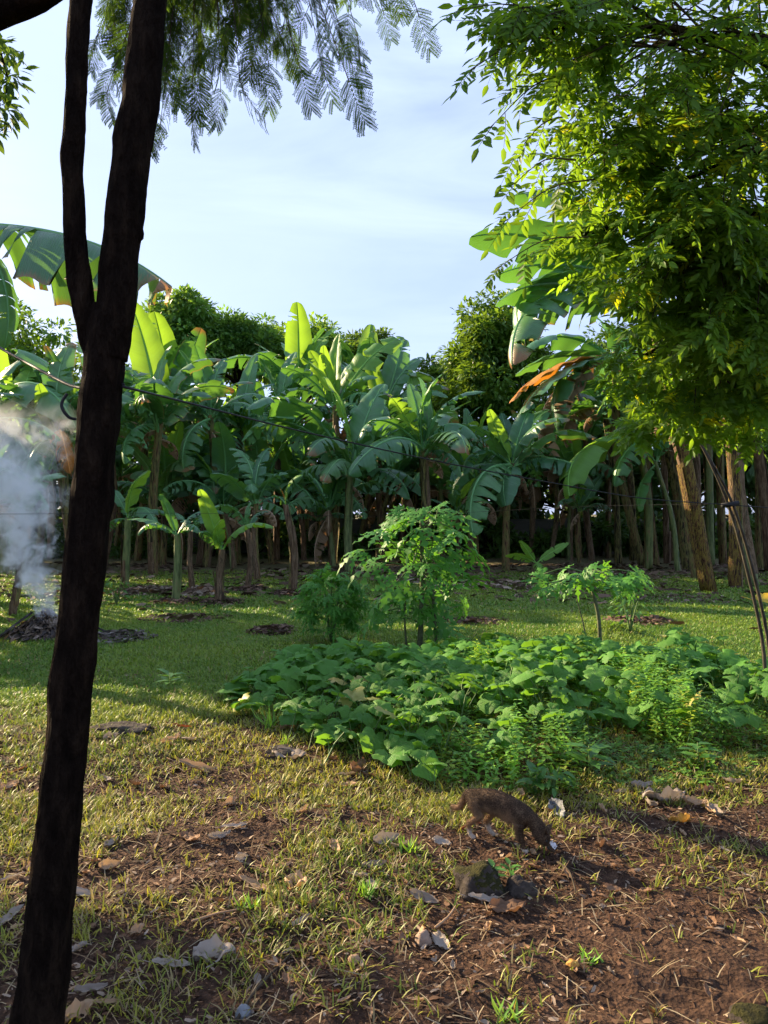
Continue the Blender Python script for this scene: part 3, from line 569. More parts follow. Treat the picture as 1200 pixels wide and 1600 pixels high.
banana(120, 905, 95, 690, 'banana plant with backlit torn leaves just left of the forked trunk', 0.13, [(112, 535, 0.2, 'up3', 0.5, 'banana_torn'), (70, 540, -0.2, 'up2', 0.4, 'banana_torn'), (0, 600, -1.0, 'mid1', 0.2), (20, 545, 0.2, 'mid3', 0.3), (160, 600, -0.4, 'mid1', 0.3), (-30, 640, -1.6, 'arch1', 0.3), (60, 600, -1.3, 'up1', 0.8, 'banana_pale'), (40, 760, -1.6, 'low1'), (110, 740, -1.6, 'dead1', 0.2, 'banana_orange')], seed=21, dead=2)
banana(-10, 900, -25, 680, 'banana plant cut by the left edge with long drooping leaf', 0.13, [(118, 668, -1.8, 'arch1', 0.25), (95, 610, -0.6, 'mid1', 0.3), (40, 560, 0.3, 'up3', 0.5), (-60, 560, 0.2, 'up2'), (-130, 650, -0.6, 'arch1'), (60, 760, -1.6, 'low1', 0.2), (30, 720, -1.5, 'shred')], seed=22, dead=3)
banana(160, 893, 165, 665, 'banana plant standing directly behind the forked trunk', 0.12, auto=(9, 2.5), seed=23, dead=1)
# --- dim back row
BR = [(30, 882, 690, 2.5, 'at the left edge behind the smoke'), (215, 876, 660, 2.5, 'just right of the forked trunk'), (285, 874, 640, 2.5, 'behind the pale green sapling stem'), (345, 870, 690, 2.5, 'behind the sapling with the split leaf'), (480, 869, 650, 2.6, 'left of the central pale stem'), (560, 868, 620, 2.5, 'right of the central pale stem'), (640, 870, 690, 2.4, 'straight behind the tall papaya'), (705, 868, 725, 2.2, 'a little right of the tall papaya'), (770, 867, 745, 2.1, 'behind the knee-high sucker'), (905, 872, 735, 2.2, 'left of the right stem clump'), (80, 873, 670, 2.5, 'behind the left side of the forked trunk'), (400, 868, 720, 2.4, 'behind the leaning tan sapling')]
for i, (px, py, cy_, ln, lb) in enumerate(BR):
    banana(px, py, px + rnd.gauss(0, 12), cy_ + rnd.gauss(0, 22), 'dim back-row banana plant ' + lb, 0.13, auto=(12, ln * 1.2), seed=40 + i, dead=4, group='banana plants in the dim back row')
# --- middle storey: plants of half height that fill the grove below the tall crowns
MS = [(255, 893, 775, 2.2, 'between the pale sapling and the forked trunk'), (312, 890, 765, 2.3, 'over the three front saplings'), (365, 896, 790, 2.1, 'over the slender sapling'), (425, 889, 772, 2.2, 'over the leaning tan sapling'), (475, 884, 770, 2.3, 'left of the pale green central stem'), (520, 893, 795, 2.0, 'right at the foot of the tallest plant'), (590, 884, 745, 2.1, 'between the central stem and the papaya'), (625, 880, 760, 2.0, 'right behind the papaya crown'), (690, 884, 755, 2.0, 'right of the papaya crown'), (735, 888, 765, 1.9, 'above the dry leaf heap'), (830, 880, 760, 1.9, 'above the knee-high sucker'), (890, 884, 765, 1.8, 'left of the leaning clump stems'), (60, 893, 745, 2.1, 'behind the smoke'), (130, 885, 750, 2.1, 'hidden behind the forked trunk'), (5, 905, 770, 2.0, 'at the left edge in the smoke'), (180, 880, 745, 2.1, 'close to the right side of the trunk')]
for i, (px, py, cy_, ln, lb) in enumerate(MS):
    banana(px, py - 9, px + rnd.gauss(0, 8), cy_ + rnd.gauss(0, 14), 'mid-height banana plant ' + lb, 0.11, auto=(11, ln * 1.2), seed=140 + i, dead=3, stem=['stem', 'stem_brown', 'stem_green'][i % 3], group='mid-height banana plants of the grove')
# --- low shaded plants under the canopy
for i, (px, py, cx, cy_, lb) in enumerate([(500, 882, 497, 815, 'low shaded banana plant with a leaf hanging to the ground, left of pale stem'), (905, 880, 905, 800, 'small dark banana plant at the foot of the right clump'), (715, 885, 712, 800, 'low shaded banana plant half hidden by the papaya'), (250, 880, 240, 800, 'low shaded banana plant between the left saplings')]):
    banana(px, py, cx, cy_, lb, 0.07, auto=(7, 1.35), seed=70 + i, dead=1, group='low shaded banana plants')
# --- tall clump on the right: big leaning stems
RG = 'tall banana stems of the right clump'
def rstem(bx, by, tx, ty, r, stem, label, seed, **k):
    banana(bx, by, tx, ty, label, r * 1.0, stem=stem, seed=seed, group=RG, **k)
rstem(1112, 924, 1000, 440, 0.17, 'stem_yellow', 'thick leaning yellow and brown banana stem at front of the right clump', 80,
      leaves=[(736, 370, -1.5, 'flat', 0.35), (782, 428, -1.2, 'flat', 0.5), (780, 470, -2.0, 'flat', 0.35, 'banana', (-20, 30)), (800, 306, 0.2, 'mid3', 0.3), (905, 250, 0.5, 'up3'), (1080, 260, 0.3, 'up2'), (1180, 340, -0.5, 'mid1'), (818, 530, -1.8, 'arch1', 0.5, 'banana', (-20, 40)), (800, 570, -2.2, 'low1', 0.3, 'banana_torn', (-20, 50))], dead=2, sheath=5)
rstem(1150, 918, 1118, 520, 0.15, 'stem_yellow', 'bright yellow-lit banana stem just right of the thick leaning one', 81, auto=(7, 2.4), dead=1, sheath=4)
rstem(1176, 914, 1160, 540, 0.15, 'stem_green', 'dark olive banana stem close behind the bent pole', 82, auto=(6, 2.4), dead=1)
rstem(1075, 890, 1040, 690, 0.14, 'stem', 'brown-topped banana stem left of the thick leaning one', 83, leaves=[(890, 775, -2.0, 'mid3', 0.6, 'banana_pale'), (930, 620, 0.3, 'mid1', 0.3), (1010, 560, 0.3, 'up2'), (960, 760, -1.2, 'low1'), (1120, 640, 0.2, 'mid1')], dead=3)
rstem(1060, 892, 1025, 725, 0.085, 'stem_green', 'slim leaning green banana stem with a ringed joint', 84, leaves=[(1000, 800, -0.5, 'broad', 0.6), (1090, 660, 0.2, 'up3'), (960, 690, 0.4, 'mid1'), (1050, 640, 0.2, 'up1')], sheath=1)
rstem(1005, 884, 960, 560, 0.14, 'stem', 'leaning banana stem under the orange hanging leaf', 85, leaves=[(798, 628, -1.6, 'flat', 0.25, 'banana_orange'), (815, 645, -2.0, 'flat', 0.25), (806, 585, -0.8, 'flat', 0.3), (812, 555, -0.4, 'mid3', 0.3), (862, 738, -1.0, 'shred', 0.5, 'banana_dead'), (905, 480, 0.4, 'up3'), (880, 690, -1.4, 'arch2', 0.3, 'banana_torn'), (1050, 500, 0.4, 'mid1')], dead=2)
rstem(968, 880, 945, 640, 0.12, 'stem', 'leftmost grey-green banana stem of the right clump', 86, leaves=[(830, 700, -1.2, 'mid1', 0.4), (885, 700, -0.8, 'low2', 0.3, 'banana_dead'), (845, 600, -0.6, 'mid3', 0.3, 'banana_torn'), (930, 540, 0.3, 'up2'), (1010, 600, 0.2, 'mid1'), (870, 650, -1.5, 'shred', 0.3, 'banana_torn')], dead=2)
rstem(1025, 884, 1010, 650, 0.12, 'stem_brown', 'dry brown banana stem between the leaning clump stems', 87, auto=(6, 2.0), dead=4)
rstem(1042, 880, 1035, 640, 0.11, 'stem_brown', 'dim banana stem behind the slim green one', 88, auto=(6, 2.0), dead=2)
rstem(1205, 893, 1170, 600, 0.16, 'stem_brown', 'pale tan banana stem cut by the right edge', 89, leaves=[(1120, 662, -1.0, 'arch1', 0.3), (1300, 640, 0.1, 'mid1'), (1200, 480, 0.3, 'up2'), (1280, 520, 0.3, 'up3')], dead=2)
rstem(1240, 900, 1235, 560, 0.16, 'stem', 'banana stem standing just past the right edge of the clump', 90, auto=(7, 2.4), dead=1)
rstem(1130, 882, 1125, 600, 0.14, 'stem', 'dark banana stem deep behind the yellow-lit stems', 91, auto=(7, 2.3), dead=2)
rstem(950, 872, 950, 660, 0.11, 'stem', 'distant thin banana stem in the dark left of the clump', 92, auto=(7, 2.2), dead=2)
rstem(1090, 872, 1085, 640, 0.13, 'stem_brown', 'distant brown banana stem seen between the clump stems', 93, auto=(6, 2.2), dead=3)
for i, (bx, by, tx, ty, r_, st_, lb) in enumerate([(990, 876, 975, 660, .13, 'stem', 'second from the left in the clump'), (1015, 889, 985, 640, .13, 'stem_green', 'leaning beside the dry brown one'), (1088, 903, 1050, 600, .11, 'stem', 'touching the thick leaning one on its left'), (1165, 898, 1150, 560, .15, 'stem_brown', 'between the yellow-lit and olive ones'), (1188, 888, 1180, 600, .15, 'stem', 'in the dark behind the bent pole'), (1110, 884, 1105, 600, .14, 'stem_green', 'in the shade behind the front pair'), (1222, 908, 1215, 560, .16, 'stem_brown', 'at the very right edge'), (925, 876, 915, 690, .11, 'stem_brown', 'standing alone just left of the clump'), (1050, 876, 1045, 620, .13, 'stem', 'deep behind the slim green one')]):
    rstem(bx, by, tx, ty, r_, st_, 'shaded banana stem ' + lb, 300 + i, auto=(6, 2.3), dead=2)
# --- plants off to the left that shade the lawn
for i, (x, y, h, lb) in enumerate([(-7.3, 11.3, 1.7, 'banana plant out of view left of the burning heap'), (-8.2, 12.4, 2.3, 'tall banana plant out of view beyond the left edge'),
                                   (-8.9, 14.4, 2.6, 'banana plant out of view at the left end of the lawn'), (-9.4, 13.2, 2.8, 'second row banana plant out of view on the left'),
                                   (-10.8, 14.4, 3.2, 'far left banana plant out of view behind the lawn'), (-10.6, 16.6, 4.4, 'banana plant out of view at the far left corner'), (-9.0, 12.0, 2.2, 'short banana plant out of view close to the left')]):
    banana(0, 0, 0, 0, lb, 0.14, auto=(11, 2.5), seed=100 + i, dead=2, base=(x, y, float(gz(x, y))), crown=(x + 0.1, y, h), group='banana plants beyond the left edge')
LP = P(-70, 352, 7.6)
big = banana(0, 0, 0, 0, 'banana plant beyond the left edge whose big leaf reaches behind the forked trunk', 0.13, seed=110, base=(-5.1, 8.2, float(gz(-5.1, 8.2))), crown=LP, dead=0, group='banana plants beyond the left edge')
leaf_variant('hero', None, e0=R(8), droop=R(34), fold=0.05, drop=1.0, tears=9, seed=31, W=0.36, pet=0.04, gap=0.035)
for (bx, by_, tx, ty, dd, key, roll, mk) in [(-70, 352, 268, 448, -0.5, 'hero', 0.0, 'banana_torn'), (-70, 360, 6, 545, -0.4, 'low1', 0.0, 'banana'), (-70, 352, -330, 330, -0.5, 'mid1', 0.0, 'banana'), (-70, 352, -200, 120, 0.6, 'up2', 0.0, 'banana'), (-70, 352, -260, 460, 0.6, 'arch1', 0.0, 'banana_torn')]:
    B = P(bx, by_, 7.6) - big.location; T = P(tx, ty, 7.6 + dd) - big.location
    link('leaf', lv_mesh(key, mk), big, fit_leaf(key, B, T, roll))

# ------------------------------------------------------------------ forked tree in the left foreground
def chain(pxs, d):
    return [tuple(P(px, py, dd)) for (px, py), dd in zip(pxs, d)]
DT = 2.22
ft = empty('forked_tree', (P(52, 1640, DT).x, DT, float(gz(P(52, 1640, DT).x, DT))))
def rel(pts): return [tuple(Vector(p) - ft.location) for p in pts]
def bark_tube(pts, wpx, d, n=60, sides=20, seed=0, amp=0.0085):
    """trunk with lumps and vertical fissures as real relief"""
    pts = spline(pts, n); rad = np.interp(np.linspace(0, 1, n), np.linspace(0, 1, len(wpx)), wpx) / 2 / F * d
    m = MB(); m.tube(pts, list(rad), sides)
    k = 0
    for i in range(n):
        c = Vector(pts[i])
        for j in range(sides):
            p = Vector(m.v[k]); q = (p - c).normalized(); w_ = p + ft.location
            h = mnoise.noise(Vector((w_.x * 22, w_.y * 22, w_.z * 7 + seed))) * amp + mnoise.noise(Vector((w_.x * 60, w_.y * 60, w_.z * 16 + seed))) * amp * 0.55 + max(0, mnoise.noise(Vector((w_.x * 6, w_.y * 6, w_.z * 3.1 + seed))) - 0.25) * amp * 3.5
            m.v[k] = tuple(p + q * h); k += 1
    return m
bark_tube(rel(chain([(40, 1690), (58, 1600), (90, 1300), (120, 1000), (150, 700), (160, 590), (166, 520), (172, 480)], [DT] * 8)), [86, 82, 66, 62, 61, 60, 63, 56], DT, 110, 24, 3).build('trunk', M['bark'], ft)
bark_tube(rel(chain([(170, 560), (178, 500), (196, 330), (218, 150), (236, 0), (262, -300), (300, -700)], [DT, DT, DT, DT + .02, DT + .05, DT + .15, DT + .3])), [56, 60, 56, 54, 53, 46, 34], DT, 80, 20, 9).build('right_stem', M['bark'], ft)
bark_tube(rel(chain([(152, 570), (138, 515), (121, 400), (114, 250), (122, 60), (128, -100), (120, -500)], [DT, DT, DT - .02, DT - .03, DT - .02, DT, DT + .1])), [30, 33, 34, 32, 33, 32, 24], DT, 80, 18, 15).build('left_stem', M['bark'], ft)
for kx, ky, r_ in [(219, 365, .012), (226, 262, .010)]:
    m = MB(); p = Vector(P(kx, ky, DT)) - ft.location
    m.tube([p - Vector((.01, 0, .03)), p - Vector((0, 0, .012)), p, p + Vector((0, 0, .012)), p + Vector((-.01, 0, .03))], [r_ * .3, r_ * .8, r_, r_ * .8, r_ * .3], 9, jit=.2, seed=kx); m.build('burl', M['bark'], ft)
# feathery twice-pinnate leaves
LF = ([(0, 0, 0), (.45, .24, 0), (1, 0, 0), (.45, -.24, 0)], [[0, 1, 2, 3]])
def feather(npin, Lr, Lp, nl, seed, sag):
    rr = random.Random(seed); m = MB(); rpts = []
    for i in range(9):
        q = i / 8; rpts.append(Vector((q * Lr, 0, -sag * Lr * q * q)))
    m.tube(rpts, [.0016 * (1 - .6 * i / 8) for i in range(9)], 4, 1)
    for k in range(npin):
        q = .22 + .78 * k / (npin - 1); b = Vector((q * Lr, 0, -sag * Lr * q * q))
        for sg in (1, -1):
            a = R(62 - 30 * q + rr.gauss(0, 4)) * sg; L_ = Lp * (0.75 + .5 * math.sin(math.pi * min(1, q * .9))) * rr.uniform(.85, 1.1)
            d = Vector((math.cos(a), math.sin(a), 0)); dz = -rr.uniform(.05, .45)
            m.tube([b, b + d * L_ * .5 + Vector((0, 0, dz * L_ * .25)), b + d * L_ + Vector((0, 0, dz * L_))], .0006, 3, 1)
            nn = Vector((-d.y, d.x, 0))
            for j in range(nl):
                u = (j + .6) / nl; c = b + d * L_ * u + Vector((0, 0, dz * L_ * u * u)); ll = .0138 * (1 - .35 * abs(u - .45)) * rr.uniform(.85, 1.15)
                for s2 in (1, -1):
                    x_ = (nn * s2 * .85 + d * .5 + Vector((0, 0, -rr.uniform(.0, .35)))).normalized(); y_ = d
                    vs = [c + x_ * vx * ll + y_ * vy * ll for vx, vy, _ in LF[0]]
                    m.add(vs, [[0, 1, 2, 3]], 0)
    return m.mesh('feather_leaf', [M['feather'], M['twig']], False)
FV = [feather(9, .20, .075, 13, 1, .25), feather(8, .17, .07, 12, 2, .5), feather(10, .22, .07, 13, 3, .1), feather(7, .15, .065, 12, 4, .8)]
def feather_twig(pts, n, rr, parent, side=1.0, w=.004):
    pp = spline(pts, 14); pp = [Vector(p) for p in pp]
    m = MB(); m.tube(pp, list(np.linspace(w, .0012, 14)), 5); m.build('twig', M['twig'], parent)
    for i in range(n):
        q = (i + .6) / n; q = .12 + .88 * q; k = min(12, int(q * 13)); p = pp[k].lerp(pp[k + 1], q * 13 - k if k < 13 else 0)
        t = (pp[k + 1] - pp[k]).normalized()
        a = (1 if i % 2 else -1) * rr.uniform(.5, 1.2) if i < n - 1 else 0
        d = Matrix.Rotation(a, 3, Vector((rr.gauss(0, .5), -1 + rr.gauss(0, .3), .6))) @ t; d.z -= .12; d.normalize()
        y = Vector((rr.gauss(0, .7), -.8 + rr.gauss(0, .7), .6)).cross(d).normalized(); z = d.cross(y)
        Mx = Matrix((d, y, z)).transposed().to_4x4(); s = rr.uniform(.75, 1.1)
        link('feather_leaf', rr.choice(FV), parent, Matrix.Translation(p) @ Mx @ Matrix.Scale(s, 4))
rr = random.Random(5)
def ftwig(a, b, da, db, n, mid=None):
    A, B = Vector(P(*a, da)) - ft.location, Vector(P(*b, db)) - ft.location
    C = (A + B) / 2 + Vector((0, 0, .06)) if mid is None else Vector(P(*mid, (da + db) / 2)) - ft.location
    feather_twig([tuple(A), tuple(C), tuple(B)], n, rr, ft)
top = (300, -420)
for a, b, da, db, n in [((290, -160), (165, 150), 2.9, 3.1, 8), ((300, -200), (250, 200), 3.0, 3.3, 9), ((310, -220), (300, 170), 3.0, 3.4, 9), ((330, -220), (345, 140), 3.1, 3.4, 9),
                       ((340, -240), (375, 130), 3.1, 3.2, 9), ((360, -240), (420, 100), 3.2, 3.3, 8), ((360, -220), (470, 110), 3.0, 3.1, 9), ((380, -260), (545, 125), 3.0, 2.9, 9),
                       ((420, -260), (530, 40), 3.2, 3.3, 8), ((480, -260), (600, 20), 3.3, 3.4, 7), ((560, -200), (655, 25), 3.1, 3.2, 4), ((240, -160), (185, 80), 3.2, 3.4, 8),
                       ((270, -140), (215, 120), 3.3, 3.5, 8), ((300, -140), (280, 90), 3.3, 3.6, 9), ((320, -120), (400, 40), 3.3, 3.5, 8), ((290, -100), (330, 60), 3.4, 3.6, 8), ((400, -200), (450, 30), 3.3, 3.5, 8),
                       ((230, -120), (150, 60), 3.2, 3.4, 9), ((260, -160), (230, 160), 3.0, 3.3, 10), ((330, -160), (310, 110), 3.2, 3.4, 10), ((380, -200), (350, 70), 3.1, 3.5, 10), ((430, -220), (500, 90), 3.1, 3.2, 9), ((460, -240), (560, 60), 3.2, 3.3, 8), ((340, -150), (440, 60), 3.2, 3.4, 9), ((300, -120), (170, 20), 3.2, 3.5, 9), ((400, -180), (390, 30), 3.3, 3.5, 9), ((350, -300), (300, -40), 3.0, 3.2, 7), ((420, -320), (480, -60), 3.0, 3.2, 7), ((250, -300), (180, -40), 3.0, 3.2, 7), ((500, -320), (560, -80), 3.0, 3.2, 7), ((290, -60), (240, 90), 3.1, 3.3, 8)]:
    ftwig(a, b, da, db, n)
# boughs carrying the sprays, above the frame
for e in [(420, -260, 3.1), (560, -220, 3.15), (290, -160, 3.1), (340, -240, 3.1), (250, -300, 3.0)]:
    m = MB(); A = Vector(P(276, -420, 2.42)) - ft.location; B = Vector(P(*e)) - ft.location
    m.tube(spline([tuple(A), tuple((A + B) / 2 + Vector((0, 0, .12))), tuple(B)], 8), list(np.linspace(.03, .008, 8)), 7); m.build('bough', M['bark'], ft)
tag(ft, 'dark forked tree trunk in the left foreground with feathery leaves above', 'tree')

# overhanging limb and leaves of another tree at the top left corner
rt = empty('shade_tree', (-3.6, 3.6, float(gz(-3.6, 3.6))))
def rel2(p): return tuple(Vector(p) - rt.location)
m = MB(); m.tube(spline([(0, 0, -.1), (.05, .05, 1.5), (.1, 0, 3.0), (.2, 0, 4.2)], 10), list(np.linspace(.2, .1, 10)), 12, jit=.1); m.build('trunk', M['bark'], rt)
m = MB(); m.tube(spline([(.1, 0, 2.9), rel2(P(-120, 70, 3.2)), rel2(P(-20, 22, 3.0)), rel2(P(60, -8, 2.9)), rel2(P(140, -60, 2.8))], 16), list(np.linspace(.09, .045, 16)), 12, jit=.1); m.build('limb', M['bark'], rt)
rng = np.random.default_rng(77)
pos = []; dirs = []
for bx, by_, d, s, n in [(12, 120, 4.4, .12, 90), (0, 165, 4.3, .12, 80), (-40, 90, 4.4, .2, 160), (-25, 200, 4.5, .12, 70), (5, 75, 4.6, .1, 50), (-120, 120, 4.2, .35, 260), (-260, 200, 4.0, .5, 500), (-400, 400, 4.0, .6, 700), (-420, 100, 4.0, .7, 700)]:
    u = unit(n); p = np.array(P(bx, by_, d)) + u * s * rng.uniform(.3, 1, (n, 1)); pos.append(p); dd = u + .6 * unit(n); dd[:, 2] -= .4; dirs.append(dd)
    m = MB(); m.tube(spline([(.15, 0, 3.4), rel2(P(bx - 60, by_ - 60, d)), rel2(P(bx, by_, d))], 7), list(np.linspace(.03, .005, 7)), 5); m.build('branch', M['bark'], rt)
for (x0, y0, x1, y1) in [(-30, 215, 20, 188), (-30, 160, 18, 200), (-30, 100, 10, 170)]:
    m = MB(); m.tube([rel2(P(x0, y0, 4.3)), rel2(P((x0 + x1) / 2 + 4, (y0 + y1) / 2 + 6, 4.3)), rel2(P(x1, y1, 4.3))], [.004, .0025, .001], 4); m.build('twig', M['twig'], rt)
pos = np.concatenate(pos) - np.array(rt.location); dirs = np.concatenate(dirs)
o = link('foliage', scatter_mesh('foliage', LEAF6, M['crown'], pos, frames(dirs, unit(len(pos)) * .5 + np.array((0, 0, 1.))), .075 * rng.uniform(.7, 1.3, len(pos)), np.ones((len(pos), 3)) * rng.uniform(.7, 1.2, (len(pos), 1))), rt); tag(o, kind='stuff')
tag(rt, 'thick dark overhanging limb with leaf clusters in the top left corner', 'tree')
# a low leafy tree off to the left that keeps the lower left corner in shade
round_tree('broadleaf_tree', (-6.0, 4.5, 0), 4.0, 1.5, 1.6, 'low leafy tree out of view to the left of the forked trunk', 33, nblob=40, per=150, leaf=.16, trunk_r=.1)

# ------------------------------------------------------------------ tree with compound leaves at the upper right
LT = ([(0, 0, 0), (.28, .17, .03), (.62, .16, .02), (1, 0, -.06), (.62, -.16, .02), (.28, -.17, .03)], [[0, 1, 2, 3], [0, 3, 4, 5]])
def compound(n, Lr, seed, sag, ll=.055):
    rr = random.Random(seed); V = []; Fc = []; Mi = []
    pts = [Vector((Lr * q, 0, -sag * Lr * q * q)) for q in np.linspace(0, 1, 6)]
    mb = MB(); mb.tube(pts, [.0016, .0014, .0012, .001, .0009, .0006], 3, 1)
    for k in range(n):
        last = k == n - 1; q = 1.0 if last else .16 + .8 * (k // 2 * 2 + (k % 2) * .5) / n; b = Vector((Lr * q, 0, -sag * Lr * q * q))
        sg = 1 if k % 2 else -1; a = 0 if last else sg * R(rr.uniform(48, 68)); d = Vector((math.cos(a), math.sin(a), -rr.uniform(-.05, .3) - sag * q * .6)).normalized()
        s = ll * (.62 + .5 * q) * rr.uniform(.9, 1.1); y = Vector((rr.gauss(0, .25), rr.gauss(0, .25), 1)).cross(d).normalized(); z = d.cross(y)
        mb.add([b + (d * vx + y * vy + z * vz) * s for vx, vy, vz in LT[0]], LT[1], 0)
    return mb
CM = [compound(11, .14, 1, .15), compound(13, .16, 2, .3), compound(9, .11, 3, .1), compound(11, .15, 4, .45), compound(9, .12, 5, .05)]
CME = [m.mesh('compound_leaf', [M['star'], M['twig']], True) for m in CM]
st = empty('compound_leaf_tree', (2.75, 3.9, float(gz(2.75, 3.9))))
SL = np.array(st.location)
m = MB(); m.tube(spline([(0, 0, -.1), (.03, 0, .8), (-.05, 0, 1.8), (-.1, -.05, 2.8), (-.2, -.1, 4.2), (-.3, -.2, 5.4)], 16), list(np.linspace(.13, .05, 16)), 12, jit=.1, seed=4); m.build('trunk', M['bark'], st)
rr = random.Random(21); rng = np.random.default_rng(21)
# crown lobes: centre (photo pixel, distance), radii in metres, number of twigs
LOBES = [((1020, 80), 3.1, (.60, .55, .46), 42), ((860, 50), 3.0, (.34, .4, .26), 26), ((1160, 240), 3.3, (.50, .55, .50), 38), ((945, 230), 3.2, (.28, .4, .26), 22), ((1035, 390), 3.4, (.36, .5, .34), 40),
         ((900, 375), 3.4, (.18, .3, .10), 4), ((1120, 460), 3.6, (.46, .5, .42), 46), ((1090, 580), 3.9, (.36, .5, .26), 26), ((1170, 625), 4.1, (.36, .4, .20), 20), ((1010, 560), 4.0, (.22, .3, .18), 12), ((1030, 660), 4.3, (.26, .3, .12), 12),
         ((1170, 420), 3.5, (.4, .4, .4), 28), ((1200, 560), 3.9, (.36, .4, .26), 22), ((1060, 290), 3.3, (.4, .4, .4), 16),
         ((1290, 60), 3.3, (.7, .7, .6), 30), ((1350, 480), 3.7, (.7, .7, .6), 40), ((1050, -170), 3.2, (.8, .7, .4), 20), ((1400, -200), 3.6, (.9, .9, .6), 24)]
twigs = []
for (cx, cy_), d, rad, n in LOBES:
    c = np.array(P(cx, cy_, d)) - SL
    h = max(1.6, min(4.6, c[2] + .35)); s0 = np.array((-.05 - .05 * h / 4, -.02 * h, h - .45 * abs(c[0]) * .5))
    md = s0 * .45 + c * .55 + np.array((0, 0, .25))
    m = MB(); limb = spline([tuple(s0), tuple(md), tuple(c + np.array((0, 0, .02)))], 10); m.tube(limb, list(np.linspace(.028, .010, 10)), 7, jit=.1); m.build('limb', M['bark'], st)
    for i in range(n):
        u = unit(1)[0]; k = rng.uniform(.25, 1) ** .5
        e = c + u * np.array(rad) * k
        s = np.array(limb[rr.randint(5, 9)]); out_ = e - s; L_ = np.linalg.norm(out_)
        e[2] -= .08 * L_
        twigs.append((s, (s + e) / 2 + np.array((0, 0, .10 * L_)), e))
leafpos = []
for i, (s, md, e) in enumerate(twigs):
    pp = [Vector(p) for p in spline([tuple(s), tuple(md), tuple(e)], 9)]
    m = MB(); m.tube(pp, list(np.linspace(.006, .0015, 9)), 4); m.build('twig', M['twig'], st)
    n = rr.randint(5, 8)
    for j in range(n):
        q = .25 + .75 * (j + .5) / n; k = min(7, int(q * 8)); p = pp[k].lerp(pp[k + 1], q * 8 - k); t = (pp[k + 1] - pp[k]).normalized()
        a = (1 if j % 2 else -1) * rr.uniform(.5, 1.2)
        dv = Matrix.Rotation(a, 3, Vector((0, 0, 1))) @ t; dv = Vector((dv.x, dv.y, dv.z * .5 - rr.uniform(-.25, .5))).normalized()
        leafpos.append((p, dv))
    for j in range(5):      # rosette at the twig end
        a = j * 1.257 + rr.random(); dv = Vector((math.cos(a), math.sin(a) * .7, math.sin(a) * .55 + rr.gauss(-.1, .25))).normalized(); leafpos.append((pp[-1], dv))
# a few single sprays that stand out against the sky at the crown's left edge
for (ax, ay, ad, bx, by_, bd, n) in [((890), 40, 2.9, 715, 15, 2.75, 7), (880, 60, 2.9, 735, 110, 2.7, 8), (900, 110, 2.95, 765, 200, 2.8, 7), (890, 180, 3.0, 800, 250, 2.9, 5), (930, 280, 3.1, 790, 345, 3.0, 6), (920, 370, 3.2, 775, 420, 3.05, 6), (880, 20, 2.9, 780, 70, 2.8, 6), (900, 0, 2.9, 760, -25, 2.8, 6), (900, 250, 3.0, 800, 290, 2.9, 4)]:
    A, B = Vector(P(ax, ay, ad)) - st.location, Vector(P(bx, by_, bd)) - st.location
    pp = [Vector(p) for p in spline([tuple(A), tuple((A + B) / 2 + Vector((0, 0, .05))), tuple(B)], 9)]
    m = MB(); m.tube(pp, list(np.linspace(.004, .0012, 9)), 4); m.build('twig', M['twig'], st)
    for j in range(n):
        q = .2 + .8 * (j + .5) / n; k = min(7, int(q * 8)); p = pp[k].lerp(pp[k + 1], q * 8 - k); t = (pp[k + 1] - pp[k]).normalized()
        dv = Matrix.Rotation((1 if j % 2 else -1) * rr.uniform(.3, .9) if j < n - 1 else 0, 3, Vector((0, -1, .2))) @ t; dv = Vector((dv.x, dv.y + rr.gauss(0, .25), dv.z - .25)).normalized()
        leafpos.insert(0, (p, dv))
def vis(p):
    q = p + st.location; px = 600 + q.x / q.y * F; py = 800 - (q.z - H) / q.y * F
    return -20 < px < 1230 and -40 < py < 1600
order = sorted(range(len(leafpos)), key=lambda i: (i > 60, not vis(leafpos[i][0]), leafpos[i][0].y))
mass = [[] for _ in CM]
for k, i in enumerate(order):
    p, dv = leafpos[i]; y = Vector((rr.gauss(0, .5), -.7 + rr.gauss(0, .5), 1)).cross(dv).normalized(); z = dv.cross(y); s = rr.uniform(.75, 1.15); v = rr.randrange(len(CM))
    if k < 300: link('compound_leaf', CME[v], st, Matrix.Translation(p) @ Matrix((dv, y, z)).transposed().to_4x4() @ Matrix.Scale(s, 4))
    else: mass[v].append((tuple(p), (tuple(dv), tuple(y), tuple(z)), s))
allv, off = [], 0
parts = []
for v, it in enumerate(mass):
    if not it: continue
    pos = np.array([a[0] for a in it]); rot = np.array([np.array(a[1]).T for a in it]); sc = np.array([a[2] for a in it])
    col = np.ones((len(it), 3)) * rng.uniform(.75, 1.25, (len(it), 1)) * np.array((1, 1, 1)); yel = rng.random(len(it)) < .04; col[yel] = (3.2, 1.9, .8)
    o = bpy.data.objects.new('foliage', scatter_mesh('foliage', (CM[v].v, CM[v].f), M['star_mass'], pos, rot, sc, col)); parts.append(o)
